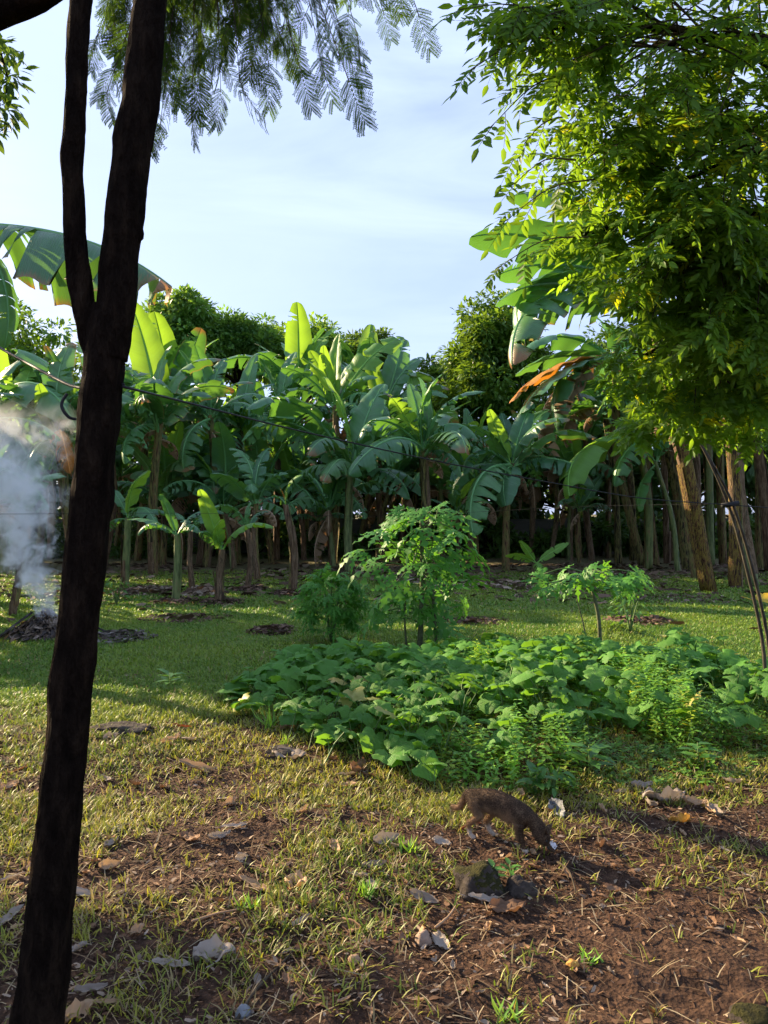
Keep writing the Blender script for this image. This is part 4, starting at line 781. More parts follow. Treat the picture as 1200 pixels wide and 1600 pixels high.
# join the variants into one foliage part
def join_meshes(name, obs, mats, parent):
    V, Fs, C = [], [], []; b = 0
    import itertools
    vs, ls, ss, cs = [], [], [], []
    for o in obs:
        me = o.data; n = len(me.vertices); a = np.empty(n * 3, np.float32); me.vertices.foreach_get('co', a); vs.append(a.reshape(-1, 3))
        l = np.empty(len(me.loops), np.int32); me.loops.foreach_get('vertex_index', l); ls.append(l + b)
        t = np.empty(len(me.polygons), np.int32); me.polygons.foreach_get('loop_total', t); ss.append(t)
        c = np.empty(n * 4, np.float32); me.color_attributes['Col'].data.foreach_get('color', c); cs.append(c); b += n
        bpy.data.objects.remove(o)
    V = np.concatenate(vs); l = np.concatenate(ls); t = np.concatenate(ss)
    me = bpy.data.meshes.new(name); me.vertices.add(len(V)); me.vertices.foreach_set('co', V.ravel()); me.loops.add(len(l)); me.loops.foreach_set('vertex_index', l)
    me.polygons.add(len(t)); me.polygons.foreach_set('loop_start', np.concatenate([[0], np.cumsum(t)[:-1]]).astype(np.int32)); me.update(calc_edges=True)
    at = me.color_attributes.new('Col', 'FLOAT_COLOR', 'POINT'); at.data.foreach_set('color', np.concatenate(cs)); me.materials.append(mats)
    me.polygons.foreach_set('use_smooth', np.ones(len(t), bool))
    return tag(link(name, me, parent), kind='stuff')
join_meshes('foliage', parts, M['star_mass'], st)
tag(st, 'leafy tree with star-like compound leaves filling the upper right corner', 'tree')

# ------------------------------------------------------------------ papaya plants and bushes in the garden bed
def papaya_leaf(seed, lobes=7, droop=.35):
    rr = random.Random(seed); m = MB(); Lp = 1.0
    for k in range(lobes):
        a = R(-128 + 256 * k / (lobes - 1)); L_ = (1.0 - .38 * abs(k - (lobes - 1) / 2) / ((lobes - 1) / 2)) * rr.uniform(.9, 1.08) * .55
        d = Vector((math.cos(a), math.sin(a), 0)); nn = Vector((-d.y, d.x, 0))
        wid = [.014, .022, .014, .07, .018, .10, .018, .075, .014, .03, .0]; K = len(wid); vs = []
        for i, w_ in enumerate(wid):
            q = i / (K - 1); z = .05 * q - droop * L_ * q * q + .02 * rr.gauss(0, 1) * q
            c = d * L_ * q + Vector((0, 0, z)); fw = d * (.06 * L_ if i in (3, 5, 7) else 0)
            vs += [c + nn * w_ * 1.0 + fw + Vector((0, 0, -.2 * w_)), c + Vector((0, 0, .0)), c - nn * w_ + fw + Vector((0, 0, -.2 * w_))]
        fs = []
        for i in range(K - 1):
            fs += [[i * 3, i * 3 + 1, i * 3 + 4, i * 3 + 3], [i * 3 + 1, i * 3 + 2, i * 3 + 5, i * 3 + 4]]
        m.add(vs, fs)
    return m.mesh('papaya_leaf', M['papaya'])
PV = [papaya_leaf(1), papaya_leaf(2, 7, .55), papaya_leaf(3, 9, .25), papaya_leaf(4, 7, .75)]
def papaya(bx, by, stems, leaves, label, seed, lsz=.42):
    """stems: list of (top px, top py, radius px-offset base); leaves: list of (stem index, fraction, tip px, tip py, ddepth)"""
    rr = random.Random(seed); b = G(bx, by); t = empty('papaya_plant', b); d = b.y; sp = []
    for (ox, tx, ty, r_) in stems:
        B = Vector(P(bx + ox, by, d)); B.z = b.z; T = Vector(P(tx, ty, d)); mid = (B + T) / 2 + Vector((rr.gauss(0, .02), rr.gauss(0, .03), 0))
        pts = spline([tuple(B - b - Vector((0, 0, .05))), tuple(mid - b), tuple(T - b)], 10); sp.append(pts)
        m = MB(); m.tube(pts, list(np.linspace(r_, r_ * .55, 10)), 9, jit=.12, seed=seed); m.build('stem', M['grey_stalk'], t)
    for (si, fr, tx, ty, dd, sc) in leaves:
        pts = sp[si]; k = min(8, int(fr * 9)); B = Vector(pts[k]).lerp(Vector(pts[k + 1]), fr * 9 - k); T = Vector(P(tx, ty, d + dd)) - b
        m = MB(); md = (B + T) / 2 + Vector((0, 0, .06)); m.tube(spline([tuple(B), tuple(md), tuple(T)], 7), list(np.linspace(.009, .005, 7)), 5)
        lf = m.build('leaf_stalk', M['green_stalk'], t)
        out_ = (T - B); out_.z = 0
        if out_.length < .02: out_ = Vector((rr.gauss(0, 1), rr.gauss(0, 1), 0))
        out_.normalize(); dv = (out_ + Vector((0, 0, -.35 + rr.gauss(0, .5)))).normalized(); y = (Vector((rr.gauss(0, .4), -.35 + rr.gauss(0, .4), 1))).cross(dv).normalized(); z = dv.cross(y)
        link('leaf_blade', rr.choice(PV), lf, Matrix.Translation(T) @ Matrix((dv, y, z)).transposed().to_4x4() @ Matrix.Scale(lsz / .55 * sc, 4))
    tag(t, label, 'papaya plant', 'papaya plants in the garden bed'); return t
rr = random.Random(3)
lv = []
for k in range(40):
    a = k * 2.4; fr = .22 + .78 * (k / 39); rad = rr.uniform(15, 78) * (1.12 - .45 * (k / 39)); up = rr.uniform(-40, 30) + 12 * (k / 39)
    yb = 1025 + (800 - 1025) * fr
    lv.append((0 if k % 3 else 1, fr, 655 + rad * math.cos(a) * 1.05, yb - up + 6, .5 * math.sin(a) * rad / 60, rr.uniform(.45, 1.05)))
lv += [(1, .6, 598, 832, -.2, .95), (0, .9, 715, 830, -.3, .9), (0, .8, 740, 865, -.2, .9), (0, .7, 560, 862, -.2, .8), (1, .5, 735, 905, -.2, .8), (0, .55, 602, 930, -.3, .9), (1, .35, 722, 945, .1, .6), (2, .8, 620, 960, -.2, .6), (0, .97, 650, 800, -.2, .8), (0, .95, 690, 802, -.1, .8), (0, .95, 615, 815, .1, .8)]
papaya(655, 1025, [(0, 658, 800, .035), (28, 672, 880, .022), (-18, 634, 920, .014)], lv, 'tall bushy papaya plant standing in the middle of the squash bed', 1, .37)
lv = []
for k in range(20):
    a = k * 2.4; rad = rr.uniform(40, 92); lv.append((0, .75 + .25 * k / 19, 922 + rad * math.cos(a), 905 - rr.uniform(0, 32) + 22 * (rad / 90), .55 * math.sin(a) * rad / 80, rr.uniform(.55, .85)))
papaya(938, 1035, [(0, 917, 892, .026), (-14, 900, 930, .01)], lv, 'young umbrella-shaped papaya plant at the right of the squash bed', 2, .34)

def bush(name, px, py, wpx, hpx, n, leaf, mk, label, seed, cat='bush', stems=6, lobed=False):
    rr = random.Random(seed); b = G(px, py); t = empty(name, b); d = b.y; w_, h_ = wpx / F * d, hpx / F * d
    me = MB(); me.add([tuple(Vector(v)) for v in LEAF6[0]], LEAF6[1]); me = me.mesh('bush_leaf', M[mk]) if not lobed else PV[1]
    tips = []
    for i in range(stems):
        a = i * 2.4; e = Vector((math.cos(a) * w_ * .38 * rr.uniform(.3, 1), math.sin(a) * w_ * .35 * rr.uniform(.3, 1), h_ * rr.uniform(.6, .95)))
        m = MB(); m.tube(spline([(0, 0, -.03), tuple(e * .45 + Vector((0, 0, .1 * h_))), tuple(e)], 7), list(np.linspace(.012, .004, 7)), 5); m.build('stem', M['green_stalk'], t); tips.append(e)
    for i in range(n):
        th = rr.random() * 6.28; z = rr.uniform(-.75, 1); q = math.sqrt(max(0, 1 - z * z)); k = rr.uniform(.55, 1.0)
        c = Vector((math.cos(th) * q * w_ / 2 * k, math.sin(th) * q * w_ / 2 * k, h_ * .52 + z * h_ * .5 * k))
        dv = Vector((math.cos(th) * q, math.sin(th) * q, -.25 + rr.gauss(0, .35))).normalized(); y = Vector((rr.gauss(0, .4), rr.gauss(0, .4), 1)).cross(dv).normalized(); zz = dv.cross(y)
        link('leaf', me, t, Matrix.Translation(c) @ Matrix((dv, y, zz)).transposed().to_4x4() @ Matrix.Scale(leaf * rr.uniform(.7, 1.25), 4))
    tag(t, label, cat); return t
bush('leafy_bush', 517, 1003, 110, 120, 150, .30, 'bush', 'dense dark green leafy bush left of the tall papaya', 4, lobed=True)
bush('leafy_bush', 985, 985, 60, 70, 70, .09, 'bush', 'thin brownish bush beside the dark soil heap on the lawn', 5, stems=5)
bush('leafy_bush', 182, 945, 36, 48, 80, .09, 'bush', 'small green bush at the foot of the forked trunk, far side', 6)
bush('leafy_bush', 862, 1240, 60, 50, 46, .065, 'bush', 'low broad-leaved weed right behind the cat', 7, cat='weed', stems=4)

# squash bed: broad leaves on stalks
def squash_leaf(seed):
    rr = random.Random(seed); m = MB(); n = 20; vs = [(0, 0, 0)]; K = 2
    ring = []
    for i in range(n):
        a = -math.pi + 2 * math.pi * (i + .5) / n
        r_ = .5 * (1 + .13 * math.cos(5 * a) + .03 * rr.gauss(0, 1))
        if abs(abs(a) - math.pi) < .35: r_ *= .45
        ring.append((math.cos(a) * r_ + .08, math.sin(a) * r_ * 1.05))
    for (x, y) in ring: q = math.hypot(x, y); vs.append((x * .55, y * .55, .07 + .02 * rr.gauss(0, 1)))
    for (x, y) in ring: q = math.hypot(x, y); vs.append((x, y, .02 - .22 * q * q + .035 * rr.gauss(0, 1)))
    fs = [[0, 1 + i, 1 + (i + 1) % n] for i in range(n)] + [[1 + i, 1 + n + i, 1 + n + (i + 1) % n, 1 + (i + 1) % n] for i in range(n)]
    m.add(vs, fs); b = len(m.v)
    m.tube([(0, 0, .0), (-.12, 0, -.5), (-.08, 0, -1.5)], [.022, .028, .03], 4, 1, cap=False)
    return m
SQ = [squash_leaf(i) for i in range(6)]; SQM = [m.mesh('squash_leaf', [M['squash'], M['green_stalk']]) for m in SQ]; SQY = [m.mesh('squash_leaf', [M['squash_yellow'], M['green_stalk']]) for m in SQ[:3]]
poly = [(345, 1062), (400, 1030), (470, 1008), (560, 1000), (640, 1010), (760, 1000), (860, 1005), (1000, 1018), (1100, 1000), (1180, 1025), (1240, 1050), (1240, 1130), (1120, 1110), (960, 1100), (860, 1130), (780, 1160), (680, 1160), (600, 1145), (500, 1122), (430, 1090), (380, 1080)]
def inpoly(x, y, pl):
    c = False; j = len(pl) - 1
    for i in range(len(pl)):
        if (pl[i][1] > y) != (pl[j][1] > y) and x < (pl[j][0] - pl[i][0]) * (y - pl[i][1]) / (pl[j][1] - pl[i][1]) + pl[i][0]: c = not c
        j = i
    return c
rr = random.Random(9); pts = []
Pw = [((px - 600) / F * (1.35 * F / (py - 800)), 1.35 * F / (py - 800)) for px, py in poly]
x0, x1, y0, y1 = min(p[0] for p in Pw), max(p[0] for p in Pw), min(p[1] for p in Pw), max(p[1] for p in Pw)
tries = 0
while len(pts) < 900 and tries < 90000:
    tries += 1; x, y = rr.uniform(x0, x1), rr.uniform(y0, y1)
    if not inpoly(x, y, Pw): continue
    if rr.random() > np.clip((float(fbm(x, y, 1.1, 71)) - .36) * 6, .05, 1) * (1.0 if x < 1.2 else .8): continue
    if any((x - a) ** 2 + (y - b_) ** 2 < .075 ** 2 for a, b_ in pts): continue
    pts.append((x, y))
sqt = empty('squash_vine', (0.6, 6.0, float(gz(.6, 6))))
pts.sort(key=lambda p: p[1]); smass = [[] for _ in SQ]
for k, (x, y) in enumerate(pts):
    ed = min(math.hypot(x - a, y - b_) for a, b_ in Pw)
    h_ = (.05 + .16 * min(1, ed / .5)) * rr.uniform(.6, 1.3) + .08 * float(vnoise(x, y, 1.4, 5)) + (.07 if x > 1.0 else 0); s = .10 + .12 * rr.random() ** 1.4
    z0 = float(gz(x, y)); p = Vector((x, y, z0 + h_)) - sqt.location
    a = rr.uniform(0, 6.28); dv = Vector((math.cos(a), math.sin(a), -rr.uniform(.05, .55))).normalized(); up = Vector((rr.gauss(0, .38), -.15 + rr.gauss(0, .38), 1)); yv = up.cross(dv).normalized(); z = dv.cross(yv); v = rr.randrange(6)
    if k < 300 and rr.random() < 1: link('leaf', (SQY[v % 3] if rr.random() < .03 else SQM[v]), sqt, Matrix.Translation(p) @ Matrix((dv, yv, z)).transposed().to_4x4() @ Matrix.Scale(s, 4))
    else: smass[v].append((tuple(p), (tuple(dv), tuple(yv), tuple(z)), s))
parts = []
for v, it in enumerate(smass):
    if it:
        n = len(it); col = np.ones((n, 3)) * np.random.default_rng(v).uniform(.75, 1.25, (n, 1))
        parts.append(bpy.data.objects.new('x', scatter_mesh('x', (SQ[v].v, SQ[v].f), M['squash_mass'], np.array([a[0] for a in it]), np.array([np.array(a[1]).T for a in it]), np.array([a[2] for a in it]), col)))
join_meshes('foliage', parts, M['squash_mass'], sqt)
for i in range(16):     # vines creeping between the leaves
    m = MB(); a = rr.choice(pts); b_ = rr.choice([p for p in pts if .5 < math.hypot(p[0] - a[0], p[1] - a[1]) < 2]); mid = ((a[0] + b_[0]) / 2 + rr.gauss(0, .2), (a[1] + b_[1]) / 2 + rr.gauss(0, .2))
    m.tube(spline([(q[0] - sqt.location.x, q[1] - sqt.location.y, float(gz(*q)) + .05 - sqt.location.z) for q in (a, mid, b_)], 10), .006, 5); m.build('vine', M['green_stalk'], sqt)
for (px, py) in [(706, 978), (706 + 0, 1000)][:1] + [(1036, 1010)]:
    q = G(px, py + 40); m = MB(); n = 10; vs = [(0, 0, 0)] + [(math.cos(i * .628) * (.05 if i % 2 else .03), math.sin(i * .628) * (.05 if i % 2 else .03), .03) for i in range(n)]
    m.add(vs, [[0, 1 + i, 1 + (i + 1) % n] for i in range(n)]); m.build('flower', M['squash_flower'], sqt, M=Matrix.Translation(q + Vector((0, 0, .34)) - sqt.location))
tag(sqt, 'sprawling squash vine with broad lobed leaves covering the garden bed', 'squash vine')

# small-leaved herbs in front of the squash
rng = np.random.default_rng(15)
hp = [(420, 1075), (560, 1040), (700, 1030), (860, 1030), (960, 1035), (1100, 1030), (1200, 1030), (1240, 1050), (1240, 1150), (1180, 1180), (1080, 1190), (960, 1190), (880, 1215), (800, 1200), (740, 1200), (660, 1175), (560, 1150), (470, 1125)]
Hw = [((px - 600) / F * (1.45 * F / (py - 800)), 1.45 * F / (py - 800)) for px, py in hp]
x0, x1, y0, y1 = min(p[0] for p in Hw), max(p[0] for p in Hw), min(p[1] for p in Hw), max(p[1] for p in Hw)
HP, HD, HS, HC = [], [], [], []; spv = []
cnt = 0
while cnt < 2300:
    x, y = rng.uniform(x0, x1), rng.uniform(y0, y1)
    if not inpoly(x, y, Hw): continue
    ed = min(math.hypot(x - a, y - b_) for a, b_ in Hw)
    if rng.random() > .25 + vnoise(x, y, 2.2, 8): continue
    cnt += 1; right = 1.1 if x > .8 else .45
    clump = float(np.clip((fbm(x, y, 1.5, 83, 3) - .28) * 3.2, .15, 1.35)); h_ = (.06 + .21 * right * min(1, ed / .35)) * clump * rng.uniform(.7, 1.2); z0 = float(gz(x, y)); lean = rng.normal(0, .12, 2); tone = rng.uniform(.55, 1.15) * (.75 + .4 * clump); a = rng.uniform(0, 6.28)
    yel = rng.random() < .05
    n = int(3 + h_ / .035)
    for k in range(n):
        q = (k + 1) / n; c = np.array((x + lean[0] * h_ * q, y + lean[1] * h_ * q, z0 + h_ * q)); a += 1.57
        for s in (0, math.pi):
            th = a + s + rng.normal(0, .3); HP.append(c); HD.append((math.cos(th), math.sin(th), rng.uniform(-.35, .45))); HS.append(rng.uniform(.032, .07) * (1.2 - .5 * q)); HC.append((tone * (2.0 if yel else 1), tone * (1.25 if yel else 1), tone))
    spv.append((x, y, z0, h_))
HP, HD = np.array(HP), np.array(HD)
hm = scatter_mesh('weeds', LEAF6, M['herb'], HP, frames(HD, np.array((0, 0, 1.)) + .35 * unit(len(HP))), np.array(HS) * np.ones(len(HP)), np.array(HC))
wo = link('weeds', hm); tag(wo, 'light green small-leaved weeds crowding the front of the squash bed', 'weeds', kind='stuff')

# ------------------------------------------------------------------ grass
rng = np.random.default_rng(99)
BL = ([(0, -.5, 0), (0, .5, 0), (.55, .42, .55), (.55, -.42, .55), (1, 0, .62)], [[0, 3, 2, 1], [3, 4, 2]])
def sunfield(x, y): return .56 * x + .83 * y
def blades(name, n, yr, ln, wd, dens, label, cat, colf, cl=1, spread=.0):
    # area-uniform over a wedge a little wider than the view
    yy = np.sqrt(rng.uniform(yr[0] ** 2, yr[1] ** 2, n)); xx = rng.uniform(-.66, .66, n) * yy
    keep = rng.random(n) < dens(xx, yy); xx, yy = xx[keep], yy[keep]
    if cl > 1:
        xx = np.repeat(xx, cl) + rng.normal(0, spread, len(xx) * cl); yy = np.repeat(yy, cl) + rng.normal(0, spread, len(yy) * cl)
    n = len(xx); zz = gz(xx, yy) - .004
    th = rng.uniform(0, 2 * np.pi, n); f = np.stack([np.cos(th), np.sin(th), rng.uniform(-.3, .9, n)], 1)
    L_ = rng.uniform(*ln, n); W_ = rng.uniform(*wd, n)
    sc = np.stack([L_, W_, L_ * rng.uniform(.2, .9, n)], 1)
    me = scatter_mesh(name, BL, M['grass'], np.stack([xx, yy, zz], 1), frames(f, np.array((0, 0, 1.)) + .2 * unit(n)), sc, colf(xx, yy, n))
    o = link(name, me); tag(o, label, cat, kind='stuff'); return o
gcolA, gcolB, straw = np.array((.15, .22, .03)), np.array((.36, .34, .05)), np.array((.34, .27, .13))
def gcol(x, y, n):
    t = np.clip(rng.normal(.45, .3, n) + (vnoise(x, y, 1.1, 31) - .5), 0, 1)[:, None]; c = gcolA * (1 - t) + gcolB * t
    k = np.clip((y - 5.2) / 1.6, 0, 1)[:, None]; c = c * (1 - k) + k * (np.array((.10, .21, .03)) * (1 - t) + np.array((.24, .33, .045)) * t)
    s = rng.random(n) < np.where(y < 5.5, .26, .05); c[s] = straw * rng.uniform(.6, 1.2, (s.sum(), 1)); return c
BARE = [(1.15, 2.55, .75, .45), (.55, 2.9, .35, .25), (1.0, 3.5, .5, .35), (1.35, 4.1, .6, .35)]
def dens_near(x, y):
    d = np.clip((fbm(x, y, 1.6, 41) - .34) * 3.4, 0.05, 1) * np.clip(.24 + .38 * (y - 2.7) - .16 * x, .16, 1)
    for a, b_, r1, r2 in BARE: d = d * (1 - .9 * np.exp(-(((x - a) / r1) ** 2 + ((y - b_) / r2) ** 2)))
    return d
def dens_mid(x, y): return np.clip((fbm(x, y, .9, 45) - .28) * 4, .15, 1)
blades('grass', 12500, (2.0, 4.2), (.03, .075), (.004, .0075), dens_near, 'sparse yellow-green grass on the foreground soil', 'grass', gcol, 7, .018)
blades('grass', 15000, (4.0, 6.6), (.03, .065), (.005, .009), dens_mid, 'thicker sunlit grass between the bare soil and the lawn', 'grass', gcol, 6, .025)
blades('lawn_grass', 46000, (6.3, 11.5), (.03, .055), (.008, .013), lambda x, y: np.clip((fbm(x, y, .6, 46) - .15) * 5, .35, 1), 'short shaded lawn grass around the garden bed', 'grass', gcol, 4, .04)
blades('lawn_grass', 36000, (11.3, 20), (.035, .06), (.016, .028), lambda x, y: np.clip((fbm(x, y, .4, 47) - .22) * 4, .1, 1) * np.clip((21 - y) / 4, 0, 1), 'far lawn grass reaching under the banana plants', 'grass', gcol, 4, .07)
def dens_front_tall(x, y): return np.clip((fbm(x, y, 2.4, 51) - .55) * 4, 0, 1) * dens_near(x, y)
blades('grass', 1600, (2.0, 5.2), (.07, .13), (.006, .010), dens_front_tall, 'taller coarse grass tufts in the foreground', 'grass', gcol, 7, .012)

# small litter: chips, broken leaves, straw
CH = ([(-.5, -.3, 0), (0, -.38, .16), (.5, -.12, .02), (.45, .25, .1), (-.05, .36, .22), (-.5, .2, .05), (0, 0, .12)], [[6, 0, 1], [6, 1, 2], [6, 2, 3], [6, 3, 4], [6, 4, 5], [6, 5, 0]])
def litter(name, n, yr, sz, label, dens, pal, xs_=.62, flat=.5):
    yy = np.sqrt(rng.uniform(yr[0] ** 2, yr[1] ** 2, n)); xx = rng.uniform(-xs_, xs_, n) * yy; k = rng.random(n) < dens(xx, yy); xx, yy = xx[k], yy[k]; n = len(xx)
    th = rng.uniform(0, 6.28, n); f = np.stack([np.cos(th), np.sin(th), rng.normal(0, .25, n)], 1); s = sz[0] * (sz[1] / sz[0]) ** rng.random(n)
    sc = np.stack([s, s * rng.uniform(.12, .8, n), s * rng.uniform(.1, .7, n)], 1); pal = np.array(pal); c = pal[rng.integers(0, len(pal), n)] * rng.uniform(.6, 1.3, (n, 1))
    o = link(name, scatter_mesh(name, CH, M['litter'], np.stack([xx, yy, gz(xx, yy) + .004], 1), frames(f, np.array((0, 0, 1.)) + flat * unit(n)), sc, c)); tag(o, label, 'litter', kind='stuff')
brown = [(.05, .027, .016), (.08, .043, .025), (.13, .07, .04), (.19, .11, .065), (.07, .035, .02), (.32, .24, .17)]
litter('leaf_litter', 36000, (2.0, 4.8), (.006, .038), 'crumbled brown leaf litter over the foreground soil', lambda x, y: np.clip(1.2 - dens_near(x, y) * .8, .2, 1) * np.clip(1 - .93 * np.exp(-(((x - 1.2) / .75) ** 2 + ((y - 2.5) / .55) ** 2)), 0, 1), brown)
STR = ([(-.5, -.012, 0), (-.5, .012, 0), (-.1, .014, .05), (-.1, -.014, .05), (.5, .008, .01), (.5, -.008, .01)], [[0, 3, 2, 1], [3, 5, 4, 2]])
n_ = 2800; yy = np.sqrt(rng.uniform(4.0, 30, n_)); xx = rng.uniform(-.62, .62, n_) * yy; th = rng.uniform(0, 6.28, n_); s_ = rng.uniform(.04, .16, n_)
o = link('dry_straw', scatter_mesh('dry_straw', STR, M['litter'], np.stack([xx, yy, gz(xx, yy) + .008], 1), frames(np.stack([np.cos(th), np.sin(th), rng.normal(0, .18, n_)], 1), np.array((0, 0, 1.)) + .3 * unit(n_)), np.stack([s_, s_ * 0 + .14, s_], 1), np.array([(.30, .22, .12), (.20, .13, .07), (.36, .29, .18), (.14, .09, .05)])[rng.integers(0, 4, n_)])); tag(o, 'dry straw and grass stems strewn over the foreground', 'straw', kind='stuff')
litter('leaf_litter', 5200, (4.6, 7.5), (.015, .06), 'scattered brown leaf bits in the grass before the lawn', lambda x, y: np.clip((fbm(x, y, 1.2, 61) - .4) * 5, .08, 1), brown)
def under(x, y): return np.clip((fbm(x, y, .5, 63) - .33) * 5, .05, 1) * np.clip((y - 12.2) / 3, .04, 1)
litter('leaf_litter', 14000, (10, 23), (.06, .36), 'pale dry banana leaf litter on the ground under the grove', under, [(.12, .08, .05), (.19, .13, .09), (.26, .19, .13), (.07, .045, .03), (.15, .10, .07)], .6, .6)

# mulch rings round the sapling bases and bare patches
def patch(px, py, wpx, hpx, n, sz, pal, label, name='mulch_heap', cat='mulch', seed=0, zh=.05):
    r2 = np.random.default_rng(seed); b = G(px, py); d = b.y; ra = wpx / F * d / 2; rb = hpx / F * d / 2 * d / H
    a = r2.uniform(0, 6.28, n); q = np.sqrt(r2.random(n)); x = b.x + np.cos(a) * q * ra; y = b.y + np.sin(a) * q * rb; z = gz(x, y) + zh * (1 - q ** 2) * r2.uniform(.1, 1, n)
    th = r2.uniform(0, 6.28, n); f = np.stack([np.cos(th), np.sin(th), r2.normal(0, .3, n)], 1); s = sz[0] * (sz[1] / sz[0]) ** r2.random(n)
    c = np.array(pal)[r2.integers(0, len(pal), n)] * r2.uniform(.6, 1.3, (n, 1)); sc = np.stack([s, s * r2.uniform(.15, .7, n), s * r2.uniform(.3, 1.1, n)], 1)
    u = r2.normal(size=(n, 3)); me = scatter_mesh(name, CH, M['litter'], np.stack([x, y, z], 1) - np.array(b), frames(f, np.array((0, 0, 1.)) + .4 * u), sc, c)
    o = link(name, me); o.location = b; tag(o, label, cat, kind='stuff')
dark = [(.07, .045, .03), (.12, .075, .05), (.2, .13, .09)]; palem = [(.22, .16, .11), (.15, .10, .07), (.30, .24, .18), (.10, .065, .04)]
for i, (px, py, w_, h_, lb, pal) in enumerate([(275, 940, 70, 9, 'brown mulch ring round the pale green stem', dark), (343, 942, 80, 9, 'brown mulch ring round the short sapling with split leaf', dark), (388, 921, 50, 7, 'brown mulch ring round the slender sapling', dark), (458, 928, 60, 8, 'brown mulch ring round the leaning tan stem', dark),
     (290, 966, 150, 14, 'bare brown strip on the lawn right of the forked trunk', dark), (425, 985, 80, 16, 'bare brown patch on the lawn left of the bush', dark), (740, 972, 110, 14, 'dark mulch patch behind the tall papaya', dark), (760, 915, 170, 16, 'dry leaf heap at the foot of the central grove', palem), (640, 905, 120, 12, 'dry leaf heap behind the papaya', palem),
     (1060, 935, 160, 16, 'pale dry leaves piled before the thick leaning stem', palem), (960, 900, 200, 14, 'dry leaf heap under the leaning right stems', palem), (225, 925, 110, 14, 'dry leaf heap between forked trunk and pale stem', palem), (320, 925, 60, 14, 'small rounded heap of dead leaves by the saplings', palem), (1000, 972, 110, 18, 'dark soil heap beside the thin bush', dark), (180, 995, 120, 16, 'grey ash strip just right of the forked trunk', [(.07, .055, .045), (.14, .11, .09), (.26, .23, .2)])]):
    patch(px, py, w_, h_, 420, (.05, .26) if py < 930 else (.04, .16), pal, lb, seed=200 + i, zh=.10 if 'heap' in lb else .04)

# ------------------------------------------------------------------ burning heap and smoke
bh = empty('burning_heap', (burn[0], burn[1], float(gz(*burn)) - .05))
m = MB(); n1, n2_ = 9, 22; vs = []
for i in range(n1):
    q = i / (n1 - 1)
    for j in range(n2_):
        a = j / n2_ * 6.283; r_ = .46 * q * (1 + .25 * mnoise.noise(Vector((math.cos(a) * 2, math.sin(a) * 2, 1)))); h_ = .32 * (1 - q) ** 1.25 + .03 * mnoise.noise(Vector((math.cos(a) * 5 * q, math.sin(a) * 5 * q, 7)))
        vs.append((math.cos(a) * r_, math.sin(a) * r_ * .8, h_))
m.add(vs, [[i * n2_ + j, (i + 1) * n2_ + j, (i + 1) * n2_ + (j + 1) % n2_, i * n2_ + (j + 1) % n2_] for i in range(n1 - 1) for j in range(n2_)]); m.build('ash_mound', M['ash'], bh)
n = 750; a = rng.uniform(0, 6.28, n); q = np.sqrt(rng.random(n)); hp_ = np.stack([np.cos(a) * q * .52, np.sin(a) * q * .44, .32 * (1 - q) ** 1.25 + .02], 1); th = a + rng.normal(0, .6, n)
f = np.stack([np.cos(th), np.sin(th), -.45 + rng.normal(0, .35, n)], 1); s = rng.uniform(.05, .17, n); c = np.array([(.12, .085, .06), (.2, .15, .11), (.28, .22, .17), (.06, .05, .045)])[rng.integers(0, 4, n)] * rng.uniform(.7, 1.2, (n, 1))
o = link('leaf_debris', scatter_mesh('leaf_debris', CH, M['litter'], hp_, frames(f, np.array((0, 0, 1.)) + .5 * unit(n)), np.stack([s, s * rng.uniform(.2, .6, n), s * .6], 1), c), bh); tag(o, kind='stuff')
for k in range(9):
    m = MB(); a = k * 2.1; m.tube([(math.cos(a) * .2, math.sin(a) * .2, .32), (math.cos(a) * .75, math.sin(a) * .6, .05)], [.015, .010], 5, jit=.2, seed=k); m.build('charred_stick', M['ash'], bh)
tag(bh, 'smouldering heap of dry leaves and ash left of the forked trunk', 'burning heap')

